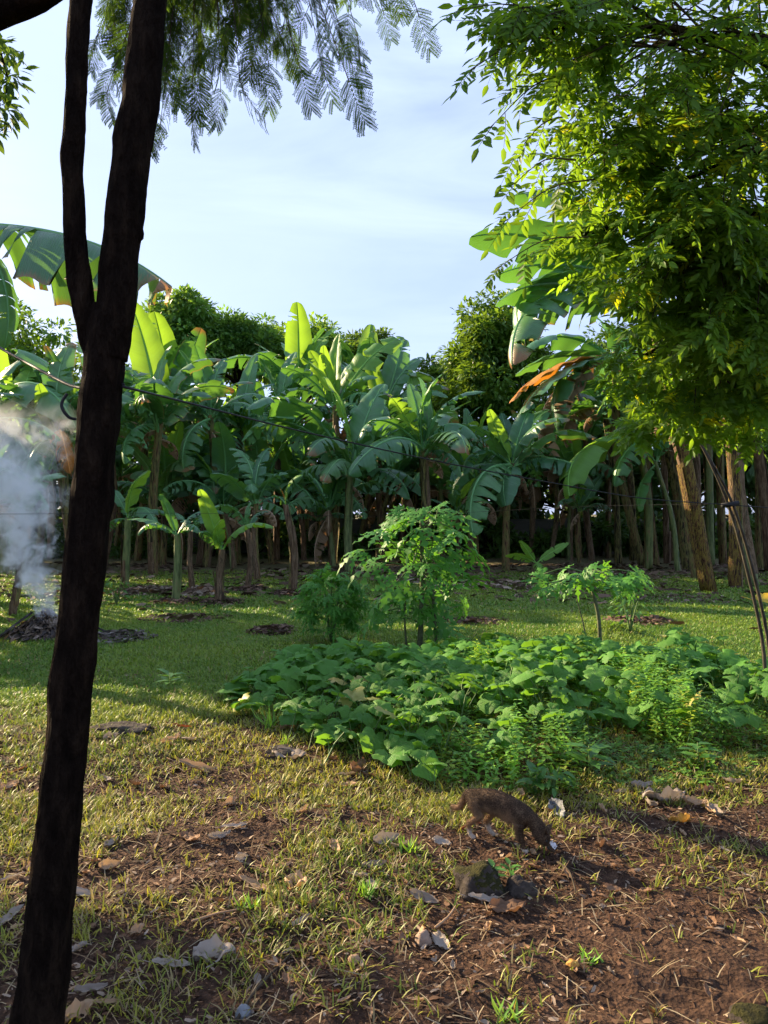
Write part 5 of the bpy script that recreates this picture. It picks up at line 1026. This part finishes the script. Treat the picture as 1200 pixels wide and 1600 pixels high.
def smoke_mat(src):
    m, t, N, Lk = mat('smoke')
    geo = N('ShaderNodeTexCoord'); sp = N('ShaderNodeSeparateXYZ'); Lk(geo.outputs['Object'], sp.inputs[0]); x, y, z = sp.outputs
    # plume axis drifts to -X as it rises, then spreads
    zz = math_(N, Lk, 'MAXIMUM', z, 0.0)
    nzl = N('ShaderNodeTexNoise', i_Scale=1.4, i_Detail=2.0); Lk(geo.outputs['Object'], nzl.inputs['Vector'])
    wob = math_(N, Lk, 'MULTIPLY', math_(N, Lk, 'SUBTRACT', nzl.outputs[0], .5), math_(N, Lk, 'MULTIPLY', zz, .7))
    ax = math_(N, Lk, 'ADD', math_(N, Lk, 'MULTIPLY', zz, -.34), wob)
    rad = math_(N, Lk, 'MULTIPLY_ADD', math_(N, Lk, 'POWER', zz, 1.3), .29, .09)
    dx = math_(N, Lk, 'DIVIDE', math_(N, Lk, 'SUBTRACT', x, ax), rad); dy = math_(N, Lk, 'DIVIDE', y, rad)
    rr_ = math_(N, Lk, 'SQRT', math_(N, Lk, 'ADD', math_(N, Lk, 'MULTIPLY', dx, dx), math_(N, Lk, 'MULTIPLY', dy, dy)))
    nz = N('ShaderNodeTexNoise', i_Scale=3.6, i_Detail=6.0, i_Roughness=.62, i_Distortion=1.2); Lk(geo.outputs['Object'], nz.inputs['Vector'])
    body = math_(N, Lk, 'SUBTRACT', math_(N, Lk, 'ADD', 1.0, math_(N, Lk, 'MULTIPLY', math_(N, Lk, 'SUBTRACT', nz.outputs[0], .53), 5.5)), rr_)
    body = math_(N, Lk, 'ADD', body, math_(N, Lk, 'MULTIPLY', math_(N, Lk, 'SUBTRACT', .7, zz, clamp=True), .9))
    body = math_(N, Lk, 'MULTIPLY', math_(N, Lk, 'MULTIPLY', body, math_(N, Lk, 'LESS_THAN', rr_, 3.0)), 1.4, clamp=True)
    fall = math_(N, Lk, 'DIVIDE', 10.0, math_(N, Lk, 'ADD', .25, math_(N, Lk, 'MULTIPLY', zz, zz)))
    topf = math_(N, Lk, 'MULTIPLY', math_(N, Lk, 'SUBTRACT', 2.75, z), 1.2, clamp=True)
    den = math_(N, Lk, 'MULTIPLY', math_(N, Lk, 'MULTIPLY', body, fall), topf)
    v = N('ShaderNodeVolumePrincipled'); v.inputs['Color'].default_value = (.95, .97, 1, 1); v.inputs['Anisotropy'].default_value = .2; Lk(den, v.inputs['Density'])
    o = N('ShaderNodeOutputMaterial'); Lk(v.outputs[0], o.inputs['Volume']); return m
m = MB(); bx0, bx1, by0, by1, bz0, bz1 = -2.6, .5, -.75, .75, 0.0, 2.8
m.add([(x, y, z) for z in (bz0, bz1) for y in (by0, by1) for x in (bx0, bx1)], [[0, 2, 3, 1], [4, 5, 7, 6], [0, 1, 5, 4], [2, 6, 7, 3], [0, 4, 6, 2], [1, 3, 7, 5]])
sm = m.build('smoke', smoke_mat(None), None, False); sm.location = (burn[0] + .05, burn[1], float(gz(*burn)) + .16); tag(sm, 'pale smoke drifting up from the smouldering heap', 'smoke', kind='stuff')

# ------------------------------------------------------------------ cables, pole
def cable(name, pts, r_, label, mk='wire', cat='cable', n=40, ties=()):
    m = MB(); p0 = Vector(pts[0]); m.tube(spline([tuple(Vector(p) - p0) for p in pts], n), r_, 6); o = m.build(name, M[mk]); o.location = p0; tag(o, label, cat); return o
TR = .075
cable('cable', [P(-160, 470, 3.6), P(-60, 512, 3.1), P(40, 566, 2.6), P(100, 598, 2.3), P(128, 607, 2.19)], .005, 'black cable running from the left edge to the forked trunk')
cable('cable', [P(192, 604, 2.2), P(300, 631, 2.9), P(480, 676, 3.8), P(690, 722, 4.6), P(860, 754, 5.1), P(1000, 778, 5.4), P(1140, 789, 5.6), P(1300, 800, 6.0)], .0042, 'black cable sagging from the forked trunk to the bent pole')
cable('wire', [P(-80, 803, 4.5), P(40, 803, 4.8), P(300, 802, 6.2), P(600, 806, 7.5), P(900, 792, 6.6), P(1140, 787, 5.62)], .0016, 'thin grey wire stretched level across the lawn', n=60)
cable('wire_hook', [P(118, 655, 2.17), P(108, 652, 2.15), P(98, 640, 2.14), P(97, 628, 2.14), P(105, 615, 2.14)], .0045, 'small bent wire hook sticking out left of the trunk')
for k, (yy_, lb) in enumerate([(606, 'black cable passing round the back of the forked trunk')]):
    c = P(160 - (yy_ - 600) * .08, yy_, DT); pts = []
    for i in range(25):
        a = i / 24 * 3.1416; pts.append((math.cos(a) * .0615, math.sin(a) * .0615, .012 * math.cos(a) * (-1 if k % 2 else 1) - .008 * k * math.sin(a)))
    m = MB(); m.tube(pts, .004, 5); o = m.build('wire_loop', M['wire']); o.location = c; tag(o, lb, 'wire')
pole = empty('bent_pole', G(1215, 1120))
for k, dx in enumerate((-5, 4)):
    pts = [P(1205 + dx * 1.2, 1108, 5.9), P(1196 + dx, 1000, 5.85), P(1172 + dx, 890, 5.75), P(1146 + dx * .8, 800, 5.65), P(1120 + dx * .5, 740, 5.6), P(1092, 690, 5.6), P(1060, 650, 5.6)]
    m = MB(); m.tube(spline([tuple(p - pole.location) for p in pts], 24), list(np.linspace(.016, .006, 24)), 7, jit=.1, seed=k); m.build('split_half', M['bamboo'], pole)
m = MB(); m.tube([P(1128, 790, 5.63) - pole.location, P(1154, 786, 5.63) - pole.location], .02, 6); m.build('cable_knot', M['wire'], pole)
tag(pole, 'bent split bamboo pole curving down at the right edge', 'pole')

# ------------------------------------------------------------------ stones
def stone(name, p, sx, sy, sz, mk, label, seed, moss=None, cat='stone', smooth=True, sub=4):
    import bmesh
    bm = bmesh.new(); bmesh.ops.create_icosphere(bm, subdivisions=sub, radius=1)
    for v in bm.verts:
        u = v.co.normalized(); k = 1 + .32 * mnoise.noise(u * 1.3 + Vector((seed, 0, 0))) + .14 * mnoise.noise(u * 3.5 + Vector((0, seed, 0))) + .05 * mnoise.noise(u * 9)
        v.co = Vector((u.x * sx * k, u.y * sy * k, max(-.3, u.z) * sz * k))
    me = bpy.data.meshes.new(name); bm.to_mesh(me); 
    me.materials.append(M[mk])
    if moss:
        me.materials.append(M['moss'])
        for p_ in me.polygons:
            c = p_.center
            if p_.normal.z > .72 + .5 * mnoise.noise(c * 14): p_.material_index = 1
    for p_ in me.polygons: p_.use_smooth = smooth
    bm.free(); o = link(name, me); o.location = p; tag(o, label, cat); return o
q = G(740, 1400); stone('rock', q + Vector((.03, .06, .02)), .105, .10, .08, 'rock', 'dark moss-topped rock in the soil below the cat', 3, True)
q = G(815, 1402); stone('rock', q + Vector((0, .05, .0)), .07, .06, .06, 'rock', 'small dark stone at the right of the mossy rock', 9)
q = G(1165, 1592); stone('rock', q + Vector((.02, .0, -.02)), .085, .08, .05, 'rock', 'mossy half-buried stone in the bottom right corner', 5, True)
q = G(440, 1175); stone('flat_stone', q, .12, .1, .035, 'rock', 'flat grey stone in the grass below the squash bed', 6)
q = G(662, 1475); stone('pebble', q + Vector((0, 0, .015)), .03, .028, .035, 'pale_stone', 'pale upright pebble on the soil below the mossy rock', 7, sub=3)
q = G(380, 1588); stone('pebble', q + Vector((0, 0, .01)), .025, .02, .025, 'rag', 'small blue-grey pebble at the bottom edge', 8, sub=3)
q = G(553, 1504); stone('pebble', q + Vector((0, 0, .01)), .022, .02, .018, 'dry_tan', 'small round tan pebble in the lower middle foreground', 12, sub=3)
q = G(895, 1510); stone('pebble', q + Vector((0, 0, .008)), .022, .016, .014, 'dry_orange', 'small yellow seed pod on the soil at lower right', 13, sub=3, cat='seed pod')
q = G(190, 1140); stone('flat_stone', q, .22, .12, .05, 'rock', 'dark flat stone in the grass right of the forked trunk', 14)

# ------------------------------------------------------------------ dry leaves on the ground
def dry_leaf(seed, curl, wr=.42, crinkle=.05, fold=.0):
    rr = random.Random(seed); m = MB(); n, k = 14, 8; vs = []
    for i in range(n + 1):
        s = i / n; wd = wr * (math.sin(math.pi * min(1, s * .96 + .02) ** .85)) ** .75 * .5 * (1 + .08 * rr.gauss(0, 1))
        for j in range(-k // 2, k // 2 + 1):
            q = j / (k / 2); u = Vector((s * 3.1, q * 2.2, seed))
            a = curl * (s - .5) * 2
            x = (s - .5) * math.cos(a * .5); zc = curl * .35 * (s - .5) ** 2 * 2 + fold * wd * q * q * 2.0 * (1 if q > 0 else .3)
            vs.append((x, q * wd * (1 - .35 * abs(fold) * q * q), zc + crinkle * mnoise.noise(u) + crinkle * .6 * mnoise.noise(u * 2.7) + .012 * math.sin(s * 22 + abs(q) * 5) * abs(q)))
    w1 = k + 1
    m.add(vs, [[i * w1 + j, i * w1 + j + 1, (i + 1) * w1 + j + 1, (i + 1) * w1 + j] for i in range(n) for j in range(k)])
    m.tube([(-.5, 0, 0), (-.72, .03, .02)], [.010, .007], 4)
    return m
DL = [dry_leaf(1, .4, .40, .09, .35), dry_leaf(2, .8, .36, .11, .5), dry_leaf(3, .35, .46, .13, .3), dry_leaf(4, 1.0, .42, .10, .6), dry_leaf(5, .3, .22, .07, .4), dry_leaf(6, .6, .52, .22, .5)]
DM = {}
def dl(px, py, spx, mk, v, label, rot=None, tilt=(0, 0), group=None, lift=.012, name='dry_leaf', cat='dry leaf'):
    if (v, mk) not in DM: DM[v, mk] = DL[v].mesh('dry_leaf', M[mk])
    rr = random.Random(px * 7 + py); q = G(px, py); o = link(name, DM[v, mk]); s = spx / F * q.y
    o.location = q + Vector((0, 0, lift)); o.scale = (s, s, s); o.rotation_euler = (tilt[0] + rr.gauss(0, .15), tilt[1] + rr.gauss(0, .15), rr.uniform(0, 6.28) if rot is None else rot)
    tag(o, label, cat, group); return o
for a in [
 (376, 1345, 40, 'dry_pale', 0, 'pale grey dry leaf standing on edge in the sunlit grass', 1.2, (.9, .2)), (343, 1312, 38, 'dry_pale', 1, 'pale curled dry leaf just up left of the one on edge', .5), (366, 1295, 40, 'dry_pale', 4, 'narrow pale dry leaf at the top of the pale trio', .2),
 (296, 1315, 44, 'dry_brown', 1, 'dark curled dry leaf left of the pale trio'), (172, 1360, 36, 'dry_tan', 3, 'tan cupped dry leaf beside the forked trunk', .3, (.4, 0)), (183, 1300, 32, 'dry_pale', 0, 'small pale dry leaf right of the trunk, upper one'), (174, 1322, 26, 'dry_pale', 2, 'small white dry leaf right of the trunk, lower one'),
 (603, 1318, 46, 'dry_pale', 3, 'bright folded dry leaf in the middle of the foreground', .3, (.5, .1)), (625, 1326, 34, 'dry_pale', 1, 'pale dry leaf touching the bright folded one'), (585, 1356, 40, 'dry_pale', 0, 'pale tan dry leaf below the bright folded one', .4, (.3, 0)), (558, 1372, 34, 'dry_pale', 2, 'flat grey dry leaf left of a sunlit grass tuft'), (582, 1388, 28, 'dry_pale', 2, 'small flat grey dry leaf beneath the other grey one'),
 (523, 1330, 34, 'dry_tan', 3, 'cupped tan dry leaf in a shadowed hollow'), (463, 1386, 44, 'dry_tan', 5, 'orange-tan crumpled dry leaf at the left of the soil'), (452, 1394, 22, 'dry_red', 0, 'small red-brown leaf under the orange-tan one'), (397, 1388, 58, 'dry_tan', 4, 'long narrow tan dry leaf lying diagonally', -.5), (470, 1445, 36, 'dry_pale', 0, 'pale oval dry leaf beside a twig', .9), (543, 1452, 58, 'dry_brown', 0, 'broad reddish-brown dry leaf in the lower middle', -.6, (.5, 0)),
 (335, 1500, 66, 'dry_pale', 5, 'large crumpled grey dry leaf in the lower left shade'), (268, 1512, 60, 'dry_pale', 4, 'flat grey dry leaf left of the large crumpled one', .2), (142, 1552, 48, 'dry_pale', 0, 'pale dry leaf near the foot of the forked trunk', .5), (165, 1572, 40, 'dry_tan', 4, 'thin tan dry leaf below the pale one near the trunk'), (125, 1590, 50, 'dry_tan', 5, 'tan dry leaf cut by the bottom edge near the trunk'),
 (663, 1408, 46, 'dry_pale', 0, 'pale pointed dry leaf left of the mossy rock', -.4, (.2, 0)), (760, 1412, 62, 'dry_pale', 4, 'grey dry leaf lying against the mossy rock', .2), (792, 1424, 60, 'dry_brown', 2, 'broad shaded dry leaf right under the mossy rock', .1), (690, 1478, 42, 'dry_pale', 2, 'flat grey dry leaf beside the pale pebble'), (658, 1462, 38, 'dry_tan', 3, 'tan cupped dry leaf hooding the pale pebble', 1.4, (.5, .3)),
 (521, 1556, 24, 'dry_red', 1, 'bright red dry leaf in the lower middle'), (538, 1568, 22, 'dry_tan', 0, 'small square tan leaf by the red one'), (1036, 1252, 66, 'dry_pale', 5, 'large crumpled whitish dry leaf at the right'), (1018, 1262, 40, 'dry_pale', 3, 'whitish dry leaf leaning on the large crumpled one'), (1085, 1258, 40, 'dry_tan', 1, 'tan dry leaf right of the large crumpled one'), (1110, 1270, 56, 'dry_tan', 4, 'long orange-tan dry leaf at the right'), (1062, 1285, 34, 'dry_orange', 5, 'orange dry leaf below the large crumpled one'),
 (1003, 1232, 36, 'dry_pale', 1, 'thin white dry leaf above the large crumpled one', .1), (972, 1240, 30, 'dry_pale', 0, 'pale dry leaf in the dark soil behind the cat'), (1145, 1226, 36, 'dry_pale', 3, 'pale curled dry leaf in the grass near the right edge'), (318, 1207, 80, 'dry_tan', 4, 'long pale dry leaf strip across the grass', .05), (268, 1160, 36, 'dry_tan', 1, 'tan dry leaf near the dark flat stone, left one'), (293, 1158, 34, 'dry_pale', 0, 'pale dry leaf near the dark flat stone, right one'), (285, 1138, 36, 'dry_red', 4, 'dark red dry leaf beyond the dark flat stone'),
 (14, 1252, 52, 'dry_pale', 4, 'grey dry leaf at the left edge behind the trunk'), (16, 1232, 38, 'dry_tan', 2, 'brownish dry leaf at the left edge of the grass'), (10, 1378, 50, 'dry_pale', 4, 'pale narrow leaf at the left edge in shade'), (8, 1445, 70, 'dry_pale', 4, 'long pale dry leaf leaning at the left edge', 1.2), (115, 1490, 40, 'dry_pale', 2, 'white dry leaf half hidden behind the trunk'), (122, 1400, 44, 'dry_pale', 0, 'pale dry leaf touching the trunk on its right'),
 (452, 1182, 54, 'dry_pale', 2, 'grey dry leaf by the flat stone below the squash'), (462, 1140, 50, 'dry_tan', 5, 'crumpled tan dry leaf at the edge of the squash bed'), (560, 1205, 60, 'dry_brown', 1, 'dark dry leaf in the grass below the squash bed'), (545, 1212, 40, 'dry_pale', 4, 'slim grey dry leaf beside the dark one'), (870, 1272, 44, 'rag', 5, 'crumpled grey plastic scrap behind the head of the cat'), (40, 975, 18, 'dry_orange', 0, 'orange leaf at the foot of the smouldering heap', .3, (.8, 0)),
 (718, 1225, 40, 'dry_tan', 0, 'tan dry leaf in the grass behind the cat'), (690, 1320, 30, 'dry_pale', 2, 'pale dry leaf in front of the hind paws'), (790, 1345, 24, 'dry_tan', 1, 'tan scrap of leaf between the rock and the cat'), (940, 1405, 34, 'dry_brown', 0, 'brown dry leaf in the dark soil at the right')]:
    dl(a[0], a[1], a[2] * 1.05, *a[3:6], *(a[6:]), group='dry leaves lying in the foreground')
q = G(862, 1330); m = DL[5]; DM['w'] = m.mesh('wrapper', M['wrapper']); o = link('plastic_wrapper', DM['w']); o.location = q + Vector((0, 0, .02)); o.scale = (.075,) * 3; o.rotation_euler = (.5, .3, .8); tag(o, 'small crumpled white plastic wrapper in front of the cat', 'wrapper')
rr = random.Random(44)
for i in range(190):
    px, py = rr.uniform(0, 1200), 1150 + 440 * rr.random() ** .8
    if inpoly(px, py, [(700, 1000), (1200, 1000), (1200, 1210), (700, 1210)]): continue
    dl(px, py, rr.uniform(12, 30), rr.choice(['dry_brown', 'dry_brown', 'dry_tan', 'dry_pale']), rr.randrange(6), 'tiny dry leaf scrap scattered among the foreground grass', group='tiny leaf scraps in the foreground grass', name='leaf_scrap', cat='leaf scrap')
for i, (pts, lb) in enumerate([([(370, 1600), (400, 1555), (450, 1500), (475, 1470)], 'thin crooked twig at the bottom, left of centre'), ([(455, 1425), (490, 1445), (505, 1455)], 'short dark twig over the oval dry leaf'), ([(680, 1455), (700, 1440), (712, 1420)], 'pale twig left of the mossy rock'), ([(720, 1300), (740, 1292), (752, 1290)], 'red-brown twig at the hind paws of the cat'), ([(870, 1350), (890, 1370), (900, 1400)], 'thin root in the dark soil right of the cat'), ([(0, 960), (30, 985), (70, 1000)], 'charred branch end beside the smouldering heap'), ([(300, 1445), (340, 1435), (375, 1425)], 'tan twig in the grass right of the trunk')]):
    p = [G(*q) + Vector((0, 0, .012 + .008 * (k % 2))) for k, q in enumerate(pts)]
    m = MB(); m.tube(spline([tuple(a - p[0]) for a in p], 10), list(np.linspace(.006, .003, 10)), 5, jit=.3, seed=i); o = m.build('twig', M['dry_red' if 'red' in lb else 'dry_tan' if 'tan' in lb or 'pale' in lb else 'twig']); o.location = p[0]; tag(o, lb, 'twig')
# tall grass tuft by the bed and little seedlings
def tuft(px, py, n, hpx, label, mk='herb', seed=0, cat='grass tuft'):
    r2 = np.random.default_rng(seed); b = G(px, py); h_ = hpx / F * b.y; th = r2.uniform(0, 6.28, n); f = np.stack([np.cos(th) * .5, np.sin(th) * .5, r2.uniform(.7, 1.3, n)], 1)
    sc = np.stack([h_ * r2.uniform(.6, 1.05, n), np.full(n, .009), h_ * r2.uniform(-.5, -.1, n)], 1)
    o = link('grass_tuft', scatter_mesh('grass_tuft', BL, M[mk], r2.normal(0, .02, (n, 3)) * np.array((1, 1, 0)), frames(f, np.array((0, 0, 1.)) + .1 * r2.normal(size=(n, 3))), sc, np.ones((n, 3)) * r2.uniform(.8, 1.4, (n, 1)))); o.location = b; tag(o, label, cat)
tuft(422, 1135, 26, 48, 'upright bright grass tuft left of the squash bed', seed=1); tuft(575, 1400, 24, 34, 'sunlit grass tuft beside the grey dry leaves', seed=2); tuft(390, 1420, 20, 28, 'grass tuft below the long tan leaf', seed=3)
tuft(920, 1500, 18, 26, 'grass tuft at lower right near the seed pod', seed=4); tuft(790, 1590, 18, 36, 'tall grass blade tuft at the bottom edge', seed=5); tuft(450, 1160, 16, 20, 'short grass tuft by the flat stone', seed=6); tuft(640, 1330, 22, 30, 'grass tuft right of the bright folded leaf', seed=7)
def seedling(px, py, spx, n, label, seed):
    r2 = random.Random(seed); b = G(px, py); s = spx / F * b.y; t = empty('seedling', b)
    m = MB(); m.tube([(0, 0, -.01), (.004, 0, s * .5), (0, 0, s)], .003, 4); m.build('stem', M['green_stalk'], t)
    me = MB(); me.add(LEAF6[0], LEAF6[1]); me = me.mesh('seedling_leaf', M['bush'])
    for k in range(n):
        a = k * 2.4; q = .4 + .6 * k / n; dv = Vector((math.cos(a), math.sin(a), r2.uniform(-.1, .5))).normalized(); y = Vector((0, 0, 1)).cross(dv).normalized(); z = dv.cross(y)
        link('leaf', me, t, Matrix.Translation((0, 0, s * q)) @ Matrix((dv, y, z)).transposed().to_4x4() @ Matrix.Scale(s * .9, 4))
    tag(t, label, 'seedling')
seedling(772, 1378, 26, 8, 'bright green seedling growing over the mossy rock', 1); seedling(797, 1372, 22, 7, 'small seedling right of the one over the rock', 2); seedling(920, 1215, 50, 10, 'lone leafy seedling in the dark soil before the weeds', 3); seedling(838, 1245, 40, 8, 'broad seedling just behind the shoulders of the cat', 4); seedling(880, 1160, 40, 9, 'taller seedling sticking out of the weeds', 5); seedling(265, 1082, 30, 10, 'dark seedling on the lawn right of the trunk', 6); seedling(1090, 1200, 40, 9, 'seedling at the shaded edge of the weeds', 7)
# yellow fallen leaf at the right edge
q = G(1205, 955); o = link('fallen_banana_leaf', DL[4].mesh('fallen_banana_leaf', M['yellow_sheet'])); o.location = q + Vector((.1, 0, .15)); o.scale = (.9, 1.5, .9); o.rotation_euler = (.5, .1, .2); tag(o, 'yellow fallen banana leaf at the right edge below the stems', 'fallen leaf')

# ------------------------------------------------------------------ cat
def cat_mat():
    m, t, N, Lk = mat('cat coat')
    geo = N('ShaderNodeTexCoord'); sp = N('ShaderNodeSeparateXYZ'); Lk(geo.outputs['Object'], sp.inputs[0]); x, y, z = sp.outputs
    nz = N('ShaderNodeTexNoise', i_Scale=22.0, i_Detail=5.0); Lk(geo.outputs['Object'], nz.inputs['Vector'])
    n2 = N('ShaderNodeTexNoise', i_Scale=160.0, i_Detail=2.0); Lk(geo.outputs['Object'], n2.inputs['Vector'])
    back = ramp(N, [(.3, (.018, .012, .008)), (.5, (.068, .042, .025)), (.7, (.19, .125, .075))]); Lk(math_(N, Lk, 'ADD', math_(N, Lk, 'MULTIPLY', nz.outputs[0], .4), math_(N, Lk, 'MULTIPLY', n2.outputs[0], .6)), back.inputs[0])
    # belly and rump tan, paws white, tail and head dark
    low = math_(N, Lk, 'MULTIPLY', math_(N, Lk, 'SUBTRACT', math_(N, Lk, 'ADD', .195, math_(N, Lk, 'MULTIPLY', math_(N, Lk, 'SUBTRACT', nz.outputs[0], .5), .08)), z), 16.0, clamp=True)
    rear = math_(N, Lk, 'MULTIPLY', math_(N, Lk, 'SUBTRACT', .10, x), 30.0, clamp=True)
    col = mixc(N, Lk, math_(N, Lk, 'MULTIPLY', math_(N, Lk, 'MULTIPLY', low, rear), .75), back.outputs[0], (.27, .165, .09))
    paw = math_(N, Lk, 'MULTIPLY', math_(N, Lk, 'SUBTRACT', math_(N, Lk, 'ADD', .062, math_(N, Lk, 'MULTIPLY', math_(N, Lk, 'SUBTRACT', nz.outputs[0], .5), .03)), z), 60.0, clamp=True)
    hind = math_(N, Lk, 'LESS_THAN', x, -.05)
    frontp = math_(N, Lk, 'MULTIPLY', math_(N, Lk, 'LESS_THAN', z, .024), math_(N, Lk, 'LESS_THAN', x, .19))
    col = mixc(N, Lk, math_(N, Lk, 'MAXIMUM', math_(N, Lk, 'MULTIPLY', paw, hind), frontp), col, (.42, .35, .28))
    bs = N('ShaderNodeBsdfPrincipled', i_Roughness=.75); Lk(col, bs.inputs['Base Color']); bs.inputs['Specular IOR Level'].default_value = .12
    o = N('ShaderNodeOutputMaterial'); Lk(bs.outputs[0], o.inputs['Surface']); return m
CMAT = cat_mat()
q = (G(749, 1303) + G(829, 1335)) / 2
HEAD = R(-34)
ct = empty('cat', (q.x, q.y, float(gz(q.x, q.y)) + .004), HEAD)
V = [((-.145, 0, .212), .056, .060), ((-.07, 0, .200), .054, .064), ((.02, 0, .186), .053, .064), ((.095, 0, .178), .049, .058), ((.138, 0, .164), .036, .040), ((.168, 0, .132), .028, .029), ((.194, 0, .097), .046, .044), ((.210, -.003, .066), .027, .025), ((.215, -.004, .052), .016, .016),   # 0-8 spine to nose
     ((-.192, 0, .208), .022, .022), ((-.220, .004, .165), .017, .017), ((-.245, .012, .125), .015, .015), ((-.275, .02, .108), .013, .013), ((-.305, .03, .112), .009, .009)]   # 9-13 tail
E = [(i, i + 1) for i in range(8)] + [(0, 9), (9, 10), (10, 11), (11, 12), (12, 13)]
def addleg(root, pts):
    p = root
    for c, a, b_ in pts: V.append((c, a, b_)); E.append((p, len(V) - 1)); p = len(V) - 1
addleg(0, [((-.138, -.036, .168), .036, .030), ((-.105, -.043, .125), .023, .020), ((-.172, -.043, .074), .0115, .0115), ((-.162, -.043, .024), .0105, .0105), ((-.134, -.044, .011), .013, .010)])
addleg(0, [((-.120, .036, .168), .034, .030), ((-.075, .043, .122), .022, .019), ((-.118, .043, .072), .0115, .0115), ((-.095, .043, .024), .0105, .0105), ((-.068, .043, .011), .013, .010)])
addleg(3, [((.100, -.034, .140), .027, .025), ((.092, -.038, .105), .018, .017), ((.108, -.038, .055), .0125, .012), ((.118, -.038, .020), .011, .010), ((.138, -.038, .010), .013, .010)])
addleg(3, [((.125, .034, .138), .025, .024), ((.142, .038, .100), .017, .016), ((.190, .040, .052), .012, .012), ((.222, .038, .020), .011, .010), ((.242, .036, .010), .013, .010)])
me = bpy.data.meshes.new('body'); me.from_pydata([v[0] for v in V], E, []); me.update()
bo = link('body', me); sk = bo.modifiers.new('Skin', 'SKIN'); sk.use_smooth_shade = True
for i, v in enumerate(V): me.skin_vertices[0].data[i].radius = (v[1], v[2]); me.skin_vertices[0].data[i].use_root = i == 0
ss = bo.modifiers.new('Sub', 'SUBSURF'); ss.levels = 2; ss.render_levels = 2
dg = bpy.context.evaluated_depsgraph_get(); ev = bpy.data.meshes.new_from_object(bo.evaluated_get(dg)); bpy.data.objects.remove(bo)
ev.materials.clear(); ev.materials.append(CMAT)
body = link('body', ev, ct)
for p_ in ev.polygons: p_.use_smooth = True
# coat of short hairs lying backwards over the body
ev.calc_loop_triangles(); tri = np.array([t_.vertices[:] for t_ in ev.loop_triangles]); co = np.array([v.co[:] for v in ev.vertices]); A, B, C_ = co[tri[:, 0]], co[tri[:, 1]], co[tri[:, 2]]
nr = np.cross(B - A, C_ - A); ar = np.linalg.norm(nr, axis=1); nr /= ar[:, None] + 1e-12; rng = np.random.default_rng(8); n = 34000
ti = rng.choice(len(tri), n, p=ar / ar.sum()); u = rng.random((n, 2)); fl = u.sum(1) > 1; u[fl] = 1 - u[fl]; pos = A[ti] + (B - A)[ti] * u[:, :1] + (C_ - A)[ti] * u[:, 1:]
dirn = nr[ti] * .55 + np.array((-1., 0, -.35)) * .8 + rng.normal(0, .22, (n, 3)); dirn -= nr[ti] * np.minimum(0, (dirn * nr[ti]).sum(1) - .25)[:, None]
HR = ([(0, -.5, 0), (0, .5, 0), (.6, .3, .05), (.6, -.3, .05), (1, 0, 0)], [[0, 1, 2, 3], [3, 2, 4]])
ln = rng.uniform(.008, .017, n) * np.where(pos[:, 2] < .05, .5, 1.0)
o = link('fur', scatter_mesh('fur', HR, CMAT, pos - nr[ti] * .001, frames(dirn, nr[ti] + .01), np.stack([ln, np.full(n, .0011), ln], 1)), body); tag(o, kind='stuff')
for s in (1, -1):
    m = MB(); b0 = Vector((.212, s * .026, .122)); tip = Vector((.230, s * .043, .147))
    vs = [b0 + Vector((.016, s * -.012, -.016)), b0 + Vector((-.016, s * -.006, .004)), b0 + Vector((.000, s * .012, -.020)), tip, b0 + Vector((.004, s * .0, -.006))]
    m.add(vs, [[0, 1, 3], [1, 2, 3], [2, 4, 3], [4, 0, 3]]); m.build('ear', CMAT, ct, False)
    m = MB(); c = Vector((.224, s * .024, .080)); m.tube([c - Vector((0, s * .004, 0)), c, c + Vector((.002, s * .0022, 0))], [.0065, .006, .002], 8); m.build('eye', M['wire'], ct)
m = MB(); m.tube([(.221, -.004, .045), (.228, -.004, .040), (.230, -.004, .038)], [.006, .005, .002], 7); m.build('nose', M['wire'], ct)
tag(ct, 'dark brown cat with white paws sniffing the ground', 'cat')
